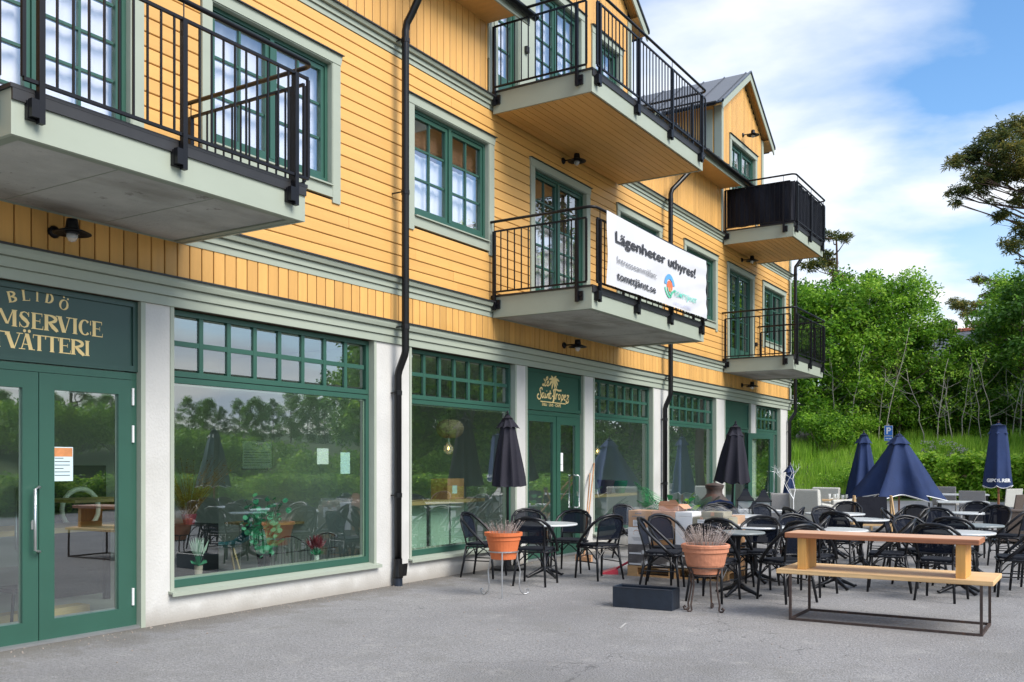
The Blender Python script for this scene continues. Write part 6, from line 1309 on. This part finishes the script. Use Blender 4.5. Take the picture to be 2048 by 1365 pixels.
# pines
def needles(name, pads, dens, seed, material='needle', size=.17):
    r = np.random.default_rng(seed); out = []
    for (x, y, z, rx, rz_) in pads:
        n = int(dens * rx * rx); tufts = max(4, int(n / 14)); d = r.normal(size=(tufts, 3)); d /= np.linalg.norm(d, axis=1)[:, None]; c = d * r.random((tufts, 1)) ** .45 * np.array([rx, rx, rz_]); c += r.normal(0, .04, c.shape); p = np.repeat(c, 14, 0) + r.normal(0, .045, (tufts * 14, 3)); out.append(p + np.array([x, y, z]))
    return leafmesh(name, np.concatenate(out), size, material, .22, .1, seed)
def pine(label, base, pads, dens, trunk_top, seed=1, size=.17, tr=.22, low=0):
    t = thing('pine_tree', label, 'pine tree', base); m = MB(); B0 = Vector((0, 0, 0)); T = Vector(trunk_top); rr = random.Random(seed)
    tp = [B0.lerp(T, i / 7) + Vector((.15 * math.sin(i * 1.3), .1 * math.cos(i), 0)) for i in range(8)]; m.tube([tuple(p) for p in tp], [tr * (1 - .1 * i) for i in range(8)], 8); obj('trunk', m, 'pine_bark', t, smooth=True); b = MB()
    for (x, y, z, rx, rz_) in pads:
        s = min(.98, max(.15, (z - rr.uniform(.3, 1.2)) / T.z)); p = B0.lerp(T, s); e = Vector((x, y, z - rz_ * .4)); q1 = p.lerp(e, .35) + Vector((rr.gauss(0, .15), rr.gauss(0, .15), -.15)); q2 = p.lerp(e, .7) + Vector((rr.gauss(0, .12), rr.gauss(0, .12), -.12)); b.tube([tuple(p), tuple(q1), tuple(q2), tuple(e)], [.06, .042, .028, .01], 5, caps=False)
        for _ in range(4): f = e + Vector((rr.uniform(-rx, rx), rr.uniform(-rx, rx), rr.uniform(-rz_, rz_))) * .8; b.tube([tuple(q2), tuple((q2 + f) / 2), tuple(f)], [.014, .01, .004], 3, caps=False)
    obj('branches', b, 'pine_bark', t); obj('needles', needles('needles', pads, dens, seed, size=size), 'needle', t); return t
T0 = 33; bx, by = at(2150, T0); bz_ = 0
def pad(px, py, w, h, dt=0): x, y, z = at(px, T0 + dt, py); return (x - bx, y - by, z - bz_, w * T0 / 1900 / 2, h * T0 / 1900 / 2)
pads = [pad(2030, 252, 70, 34, .4), pad(2000, 276, 60, 26, -.4), pad(1972, 272, 44, 26, .5), pad(1958, 300, 50, 30), pad(1935, 318, 62, 26, .5), pad(1913, 326, 44, 26), pad(2010, 302, 80, 30, -.7), pad(2040, 322, 70, 26, .5), pad(1990, 322, 50, 24, .8), pad(1955, 352, 56, 34, -.3), pad(1990, 350, 60, 30, .3), pad(2030, 346, 80, 32), pad(1970, 368, 50, 18, .2), pad(1925, 380, 48, 14), pad(1903, 384, 24, 16, .2), pad(1914, 405, 26, 14, .1), pad(1962, 384, 30, 10, .6),
        pad(2003, 430, 44, 26, .2), pad(2035, 402, 40, 18), pad(2045, 462, 56, 44, .3), pad(2020, 492, 50, 30), pad(2045, 382, 36, 12, .4), pad(2044, 523, 20, 12), pad(2085, 270, 110, 60), pad(2100, 330, 120, 50, -1), pad(2110, 400, 100, 50, .6), pad(2180, 250, 130, 60, 1), pad(2220, 320, 130, 60), pad(2200, 400, 120, 50), pad(2130, 220, 120, 50, .5), pad(2090, 470, 70, 40), pad(2230, 470, 100, 40), pad(2050, 290, 60, 30, 1.4), pad(1985, 400, 16, 8)]
pine('large pine reaching into the picture from the right edge, above the navy parasols', (bx, by, bz_), pads, 3600, (-.4, .3, 14.3), 3)
def small_pine(px, t_, ytop, H, w_, label, seed):
    x, y, zt = at(px, t_, ytop); zb = terrain(x, y); H = zt - zb; rr = random.Random(seed); pd = [(rr.uniform(-w_, w_) * (1 - .5 * abs(k_ / 11 - .3)), rr.uniform(-w_, w_) * .8, H * (.55 + .44 * k_ / 11), rr.uniform(.5, .95), rr.uniform(.25, .4)) for k_ in range(12)] + [(0, 0, H - .3, .6, .4)]
    pine(label, (x, y, zb), pd, 1000, (.3, 0, H - .3), seed, .3, .2)
small_pine(1662, 68, 462, 0, 2.0, 'distant pine crown rising behind the end of the building', 5); small_pine(1992, 78, 556, 0, 2.0, 'distant pine top on the skyline left of the right edge', 6); small_pine(1925, 90, 600, 0, 2.2, 'hazy far pine above the red roof ridge', 7)
x, y = mirrored(150, 52); 
rr = random.Random(9); zt = 1.55 + 150 * 52 / 1900
pd = [(rr.uniform(-1.6, 1.6), rr.uniform(-1.6, 1.6), 2.6 + rr.uniform(0, 4.5), rr.uniform(.5, .9), rr.uniform(.25, .4)) for _ in range(16)]; pine('pine reflected in the glazed entrance door', (x, y, terrain(x, y)), pd, 420, (0, 0, 7.3), 9, .28, .12)
x, y = mirrored(1135, 44); pd = [(rr.uniform(-2.4, 2.4), rr.uniform(-2.4, 2.4), 7 + rr.uniform(0, 8.5), rr.uniform(.7, 1.1), rr.uniform(.3, .5)) for _ in range(26)]; pine('tall pine reflected in the middle french door', (x, y, terrain(x, y)), pd, 380, (0, 0, 15.5), 10, .3, .22)
# rock, fence, houses
x, y = at(1609, 54); z = terrain(x, y) + .45; m = MB(); rr = random.Random(2); bm_ = bmesh.new(); bmesh.ops.create_icosphere(bm_, subdivisions=3, radius=1)
for v_ in bm_.verts: v_.co *= 1 + .16 * math.sin(v_.co.x * 3.1 + 1) * math.cos(v_.co.y * 2.7) + .06 * math.sin(v_.co.z * 8); v_.co.x *= .50; v_.co.y *= .5; v_.co.z *= .46
me = bpy.data.meshes.new('rock'); bm_.to_mesh(me); bm_.free(); o = tag(obj('rock', me, 'rock'), 'grey brown boulder on the bank near the building corner', 'rock'); o.location = (x, y, z)
def house(px, t_, yr, w_, d_, hw, rz, label, walls, ridge=2.2):
    x, y, zr = at(px, t_, yr); t = thing('house', label, 'house', (x, y, zr - hw - ridge), rz); obj('wall', MB().box(-w_ / 2, -d_ / 2, -4, w_ / 2, d_ / 2, hw), walls, t); g_ = MB(); g_.prism([(-d_ / 2, hw), (d_ / 2, hw), (0, hw + ridge - .1)], -w_ / 2, w_ / 2, 'x'); obj('gable', g_, walls, t)
    for s in (-1, 1):
        r_ = MB(); r_.prism([(0, hw + ridge), (s * (d_ / 2 + .4), hw - .35), (s * (d_ / 2 + .4), hw - .27), (0, hw + ridge + .1)], -w_ / 2 - .4, w_ / 2 + .4, 'x'); ro = obj('roof', r_, 'roof_metal' if s < 0 else 'roof_tile', t)
    q = MB(); n_ = int(w_ / .35)
    for k_ in range(n_): q.lathe([(.09, 0), (.12, .33)], 0, 0, 6); b_ = len(q.v) - 12; q.v[b_:] = [(-w_ / 2 + k_ * .35 + c, a, hw + ridge + .12 + b * .8) for a, b, c in q.v[b_:]]
    obj('ridge_tiles', q, 'roof_tile', t, kind='stuff')
    for k_ in range(4):
        wx = -w_ / 2 + (k_ + .5) * w_ / 4; wn = obj('window', MB().box(wx - .5, -d_ / 2 - .05, .6, wx + .5, -d_ / 2 - .003, 1.9), 'white_trim', t); obj('pane', MB().box(wx - .42, -d_ / 2 - .06, .68, wx + .42, -d_ / 2 - .051, 1.82), 'dark_inside', wn)
house(1950, 76, 663, 11, 7, 3.2, -.25, 'house with red ridge tiles half hidden behind the trees at the right', 'house_red'); house(1810, 80, 668, 11, 7, 3.2, .1, 'pale house with tiled roof glimpsed through the tree crowns', 'house_wall')
for k_, (px, py) in enumerate(((1917, 930), (1858, 940), (1990, 925))):
    x, y, z = at(px, 41.2, py); t = thing('fence_post', 'short wooden post standing in the hedge, %s' % ('between the two grey chairs', 'left one of three', 'right one of three')[k_], 'post', (x, y, 0), 0, 'wooden posts in the hedge'); obj('post', MB().box(-.05, -.05, 0, .05, .05, z), 'wood_fence', t); obj('rail', MB().box(-.05, -.06, z * .75, 1.5 if k_ != 2 else .8, -.051, z * .75 + .1), 'wood_fence', t)
# low stone edge and gravel path beside the corner
x, y = at(1605, 46); obj('path', MB().quad((x - 4, y - 2.5, .02), (x + 4.5, y - 3.2, .02), (x + 4.5, y - .5, .05), (x - 4, y - .2, .05)), 'concrete', kind='structure')
# ================================================================ INSIDE THE SHOPS
def inr(px, py, x): y, z = fc(px, py, x); return x, y, z
m = MB(); m.box(-6, -3, -.02, -.25, 26.8, .0285); obj('shop_floor', m, 'floor_inside', B)
obj('inner_wall', MB().box(-6.1, -3, 0, -6.0, 26.8, 3.07), 'wall_inside', B); obj('ceiling', MB().box(-6, -3, 3.072, -.251, 26.8, 3.076), 'wall_inside', B)
for y in (3.1, 14.9, 21.6): obj('partition', MB().box(-6, y - .06, .03, -.26, y + .06, 3.06), 'wall_inside', B)
obj('partition', MB().box(-3.2, 9.40, .03, -.26, 9.52, 3.06), 'wall_inside', B)
for (ya, yb) in ((6.05, 9.12), (9.78, 12.43), (15.0, 17.63), (18.37, 21.24), (24.12, 26.33)): obj('inner_sill', MB().box(-.62, ya, .31, -.251, yb, .345), 'white_trim', B)
def thing_at(name, label, cat, x, y, z, rz=0): return thing(name, label, cat, (x, y, z), rz)
# first window
_, y, _ = inr(528, 1130, -.45); t = thing_at('eucalyptus_plant', 'bushy green eucalyptus in a black pot inside the large left window', 'potted plant', -.45, y, .346)
m = MB(); m.lathe([(.06, 0), (.085, .17), (.08, .175), (0, .16)], seg=16); obj('pot', m, 'plastic_black', t); rr = random.Random(3); q = MB(); s_ = MB()
for k_ in range(24):
    a = rr.uniform(0, 6.28); e = Vector((math.cos(a) * rr.uniform(.05, .28), math.sin(a) * rr.uniform(.05, .38), rr.uniform(.3, .85))); p0 = Vector((0, 0, .15)); s_.tube([tuple(p0), tuple(p0.lerp(e, .5) + Vector((0, 0, .05))), tuple(e)], .003, 3)
    for i in range(13):
        c = p0.lerp(e, .2 + .8 * i / 12) + Vector((rr.gauss(0, .015),) * 3); d = Vector((rr.gauss(0, 1), rr.gauss(0, 1), rr.gauss(0, .6))).normalized(); e2 = d.orthogonal().normalized(); R = rr.uniform(.022, .038); c2 = c + d * R; q.poly([c2 + (d * math.cos(w_) + e2 * math.sin(w_)) * R for w_ in [k2 * PI / 4 for k2 in range(8)]])
obj('stem', s_, 'bark', t); obj('leaves', q, 'eucalyptus', t, kind='stuff')
def spray(label, px, x, potmat, petal, n, L_, w_, seed, pot_h=.13, pr=.045, cat='potted flower', spread=.5):
    y = fc(px, None, x); t = thing_at('potted_flower', label, cat, x, y, .346); m = MB(); m.lathe([(pr * .8, 0), (pr, pot_h), (pr * .9, pot_h), (0, pot_h * .9)], seg=12); obj('pot', m, potmat, t); rr = random.Random(seed); g_ = MB(); q = MB()
    for k_ in range(n):
        a = rr.uniform(0, 6.28); sp_ = rr.uniform(.1, 1) * spread; d = Vector((math.cos(a) * sp_ * .6, math.sin(a) * sp_, 1)).normalized(); b = Vector((0, 0, pot_h)) + d * L_ * .35; e = Vector((0, 0, pot_h)) + d * L_; g_.tube([(0, 0, pot_h * .8), tuple(b)], .003, 3); s2 = d.orthogonal().normalized() * w_; q.poly([b, b.lerp(e, .4) + s2, e, b.lerp(e, .4) - s2]); s3 = d.cross(s2).normalized() * w_; q.poly([b, b.lerp(e, .4) + s3, e, b.lerp(e, .4) - s3])
        if k_ % 2: f = Vector((0, 0, pot_h)) + Vector((math.cos(a) * .9, math.sin(a), .3)).normalized() * .09; g_.poly([(0, 0, pot_h), tuple(f + Vector((.02, 0, 0))), tuple(f + Vector((0, 0, .03)))])
    obj('leaves', g_, 'eucalyptus', t); obj('flowers', q, petal, t)
spray('white plumed flower in a pale pink pot inside the left window', 397, -.40, 'ceramic_pink', 'petal_white', 26, .30, .014, 4); spray('dusky red star flower in a white pot inside the large left window', 633, -.45, 'ceramic_white', 'petal_red', 30, .26, .012, 5, .09, .035, spread=.9)
# wire dog crate
y = fc(618, None, -.9); t = thing_at('wire_crate', 'black wire animal crate behind the large left window', 'wire crate', -.9, y, .03); m = MB()
for k_ in range(25): yy = -.7 + k_ * .056; h = .48 + .14 * abs(math.sin(k_ / 24 * 2 * PI)); m.tube([(0, yy, 0), (0, yy, h)], .004, 4)
m.tube([(0, -.7 + k_ * .056, .48 + .14 * abs(math.sin(k_ / 24 * 2 * PI))) for k_ in range(25)], .007, 4); 
for zz_ in (.1, .25, .42): m.tube([(0, -.7, zz_), (0, .65, zz_)], .005, 4)
obj('front_grille', m, 'plastic_black', t); m = MB(); m.box(-.55, -.7, 0, -.01, .65, .03); obj('tray', m, 'plastic_black', t)
# folding table
y = fc(590, None, -1.9); t = thing_at('folding_table', 'wooden folding table with steel legs inside the large left window', 'table', -1.9, y, .03); obj('tabletop', MB().box(-.4, -.9, .71, .4, .9, .74), 'wood_counter', t)
for s in (-.7, .7): m = MB(); m.tube([(-.33, s, .0), (-.33, s, .7), (.33, s, .7), (.33, s, 0)], .013, 6); m.tube([(0, s, .35), (0, s * .35, .7)], .01, 5); obj('leg_frame', m, 'steel', t)
# shell chair and black cabinet
x, y = -2.0, fc(440, None, -2.0); t = thing_at('shell_chair', 'petrol blue shell chair with wooden legs behind the left window', 'chair', x, y, .03, R_(150)); m = MB()
for i in range(11):
    for j in range(9):
        u = (i / 10 - .5) * 2; v = j / 8; r_ = .24 * (1 - .2 * v); m.v.append((u * r_, (-.05 + .42 * (1 - min(v * 2, 1))) - .26 + .0 - .1 * max(0, v - .5) - .0 + .06 * (1 - u * u) * -1 * (v > .4), .43 + .42 * max(0, v - .35) / .65 * 1.0 + .06 * u * u * (v < .6)))
for i in range(10):
    for j in range(8): a = i * 9 + j; m.f.append((a, a + 9, a + 10, a + 1))
obj('shell', m, 'shell_blue', t, smooth=True)
for sx in (-1, 1):
    for sy in (-1, 1): obj('leg', MB().tube([(sx * .1, sy * .1 - .05, .43), (sx * .22, sy * .2 - .05, 0)], [.016, .01], 6), 'wood_counter', t)
x, y = -1.3, fc(372, None, -1.3); t = thing_at('black_cabinet', 'black cabinet holding a pot of dried grass behind the left window', 'cabinet', x, y, .03); obj('body', MB().box(-.2, -.3, .2, .2, .3, .82), 'cabinet_black', t)
for a in ((-.18, -.28), (.15, -.28), (-.18, .25), (.15, .25)): obj('leg', MB().box(a[0], a[1], 0, a[0] + .03, a[1] + .03, .2), 'cabinet_black', t)
x, y = -1.25, fc(378, None, -1.25); t = thing_at('dried_grass', 'tall dried grass in a pink wrapped pot on the black cabinet', 'dried grass', x, y, .852); m = MB(); m.lathe([(.06, 0), (.09, .12), (0, .12)], seg=10); obj('pot', m, 'petal_red', t); twigs('stems', t, 140, .07, .68, 'straw', 1.2, .1, 5, leafy=3, thick=.003, ls=.03)
# notices behind the glass
def notice(px0, py0, px1, py1, material, label, lines=6, title=None, border=False, x=-.118, hole=None):
    ya, zt = fc(px0, py0, x); yb, zb_ = fc(px1, py1, x); zb_ = zt - (zt - fc(px0, py1, x)[1]); t = tag(obj('notice', MB().quad((x, ya, zb_), (x, yb, zb_), (x, yb, zt), (x, ya, zt)), material), label, 'notice'); m = MB(); e = .0015
    if border:
        for (a, b, c, d) in ((ya, zb_, yb, zb_ + .012), (ya, zt - .012, yb, zt), (ya, zb_ + .0121, ya + .012, zt - .0121), (yb - .012, zb_ + .0121, yb, zt - .0121)): m.quad((x + e, a, b), (x + e, c, b), (x + e, c, d), (x + e, a, d))
    for k_ in range(lines): z = zt - (zt - zb_) * (.34 + .6 * k_ / lines); a, b = ya + .03, (yb - .03 if k_ % 3 else ya + (yb - ya) * .55); m.quad((x + e, a, z), (x + e, b, z), (x + e, b, z + .006), (x + e, a, z + .006))
    if title: text_on(m, title, .05, lambda u, v: (x + e, (ya + yb) / 2 + u, zt - .075 + v), .002, 'CENTER')
    if m.f: obj('print', m, 'ink', t)
    return t, ya, yb, zt
notice(483, 880, 545, 940, 'print_clear', 'clear notice with a black border headed TVÄTT stuck inside the large left window', 7, 'TVÄTT', True)
notice(634, 897, 657, 929, 'paper', 'plain white paper sheet in the large left window, left one', 0); notice(681, 905, 700, 948, 'paper_blue', 'pale blue paper sheet in the large left window, right one', 0)
t, ya, yb, zt = notice(103, 894, 146, 963, 'paper_blue', 'pale blue notice with an orange heading on the entrance door', 6, None, x=-.0795); obj('heading', MB().quad((-.0785, ya + .006, zt - .085), (-.0785, yb - .006, zt - .085), (-.0785, yb - .006, zt - .008), (-.0785, ya + .006, zt - .008)), 'orange_print', t)
t, ya, yb, zt = notice(1113, 906, 1126, 943, 'paper', 'white notice with a small palm emblem on the café door', 2, None, x=-.079)
# second window: counter, carton, lantern, bulb
obj('counter', MB().box(-.75, 9.85, .98, -.30, 12.0, 1.03), 'wood_counter', B)
for k_, y in enumerate((9.9, 10.45, 11.0, 11.5)): obj('counter_panel', MB().box(-.60, y, .346, -.57, y + .45, .975), 'panel_mint', B)
t = thing_at('carton', 'brown carton with a pale sticker on the counter in the café window', 'cardboard box', -.72, fc(875, None, -.6) - .0, 1.031); obj('box_body', MB().box(0, 0, 0, .3, .42, .30), 'cardboard', t); obj('sticker', MB().quad((.3015, .12, .08), (.3015, .24, .08), (.3015, .24, .2), (.3015, .12, .2)), 'paper_blue', t)
t = thing_at('mixing_bowls', 'stacked pale bowls on the right end of the café window counter', 'bowls', -.5, fc(965, None, -.5), 1.031); 
for k_ in range(3): m = MB(); m.lathe([(.03, .0), (.07, .05), (.09, .07)], seg=14, z0=k_ * .04, closed=False); obj('bowl', m, 'ceramic_white', t, smooth=True)
x = -.95; y, z = fc(900, 858, x); t = thing_at('paper_lantern', 'round rice paper lantern hanging inside the café window', 'pendant lamp', x, y, z); m = MB(); m.lathe([(.05, -.145)] + [(.215 * math.cos(a) ** .8 + .004 * (i % 2), .15 * math.sin(a)) for i, a in enumerate([R_(-72 + 9 * k_) for k_ in range(17)])] + [(.05, .145)], seg=28); obj('lamp_shade', m, 'paper_lantern', t, smooth=False); obj('cord', MB().tube([(0, 0, .14), (0, 0, 3.06 - z)], .005, 4), 'plastic_black', t)
x = -.85; y, z = fc(897, 898, x)
def bulb(x, y, z, label, s=1):
    t = thing_at('pendant_bulb', label, 'pendant lamp', x, y, z); m = MB(); m.lathe([(.02 * s, .11 * s), (.03 * s, .08 * s), (.075 * s, .02 * s), (.08 * s, -.02 * s), (.05 * s, -.07 * s), (.01, -.09 * s)], seg=16); obj('glass_bulb', m, 'lamp_glass', t, smooth=True); m = MB(); m.lathe([(.006, -.02), (.016, .0), (.006, .03)], seg=8); obj('filament', m, 'bulb', t); m = MB(); m.lathe([(.022, .105 * s), (.024, .16 * s), (.01, .17 * s)], seg=10); obj('socket', m, 'steel', t); obj('cord', MB().tube([(0, 0, .16 * s), (0, 0, 3.06 - z)], .004, 4), 'plastic_black', t)
bulb(x, y, z, 'clear glowing bulb hanging below the paper lantern in the café window')
x = -1.0; y, z = fc(1376, 902, x); bulb(x, y, z, 'warm glowing bulb inside the window left of the leaning umbrella', .9); y, z = fc(1190, 903, -.8); bulb(-.8, y + .1, z, 'warm glowing bulb just inside the window right of the café door', .8)
obj('counter', MB().box(-.75, 15.1, .92, -.30, 17.5, .97), 'wood_counter', B)
for k_, (px, pm, s) in enumerate(((1212, 'clay_dark', 1.0), (1240, 'palm_leaf', .9))):
    y = fc(px, None, -.5); t = thing_at('flowerpot', '%s flowerpot on the counter in the window behind the brooms' % ('dark', 'green')[k_], 'flowerpot', -.5, y, .971); m = MB(); m.lathe([(.10 * s, 0), (.17 * s, .24 * s), (.17 * s, .27 * s), (.14 * s, .27 * s), (.0, .2 * s)], seg=20); obj('pot', m, pm, t, smooth=False)

# behind the glazed entrance
x, y = -1.5, 5.6; t = thing('wooden_table', 'plain wooden table with a shelf box behind the glazed entrance door', 'table', (x, y, .03)); obj('tabletop', MB().box(-.4, -1.3, .83, .4, 1.1, .88), 'wood_counter', t)
for a in ((-.36, -1.25), (.3, -1.25), (-.36, 1.0), (.3, 1.0)): obj('leg', MB().box(a[0], a[1], 0, a[0] + .06, a[1] + .06, .83), 'frame_black', t)
obj('shelf', MB().box(-.35, .2, 1.12, .35, 1.0, 1.15), 'wood_counter', t); obj('shelf_side', MB().box(-.35, .97, .881, .35, 1.0, 1.119), 'wood_counter', t)
t = thing('washing_machine', 'dark washing machine with a pale round door behind the glazed entrance', 'washing machine', (-2.6, 6.6, .03)); obj('body', MB().box(-.3, -.35, 0, .3, .35, 1.5), 'plastic_black', t)
m = MB(); m.tube([(.33, .23 * math.cos(k_ / 20 * 2 * PI), 1.0 + .23 * math.sin(k_ / 20 * 2 * PI)) for k_ in range(21)], .03, 6); obj('door_ring', m, 'wall_inside', t, smooth=True)
obj('floor_step', MB().box(-.95, 3.9, .03, -.75, 5.7, .17), 'wood_counter', B)
t = thing('stool', 'small dark stool standing on the floor just inside the entrance', 'stool', (-.7, 4.95, .03)); obj('seat', MB().box(-.15, -.15, .36, .15, .15, .40), 'plastic_black', t)
for sx in (-1, 1):
    for sy in (-1, 1): obj('leg', MB().tube([(sx * .12, sy * .12, .36), (sx * .18, sy * .18, 0)], .015, 6), 'plastic_black', t)
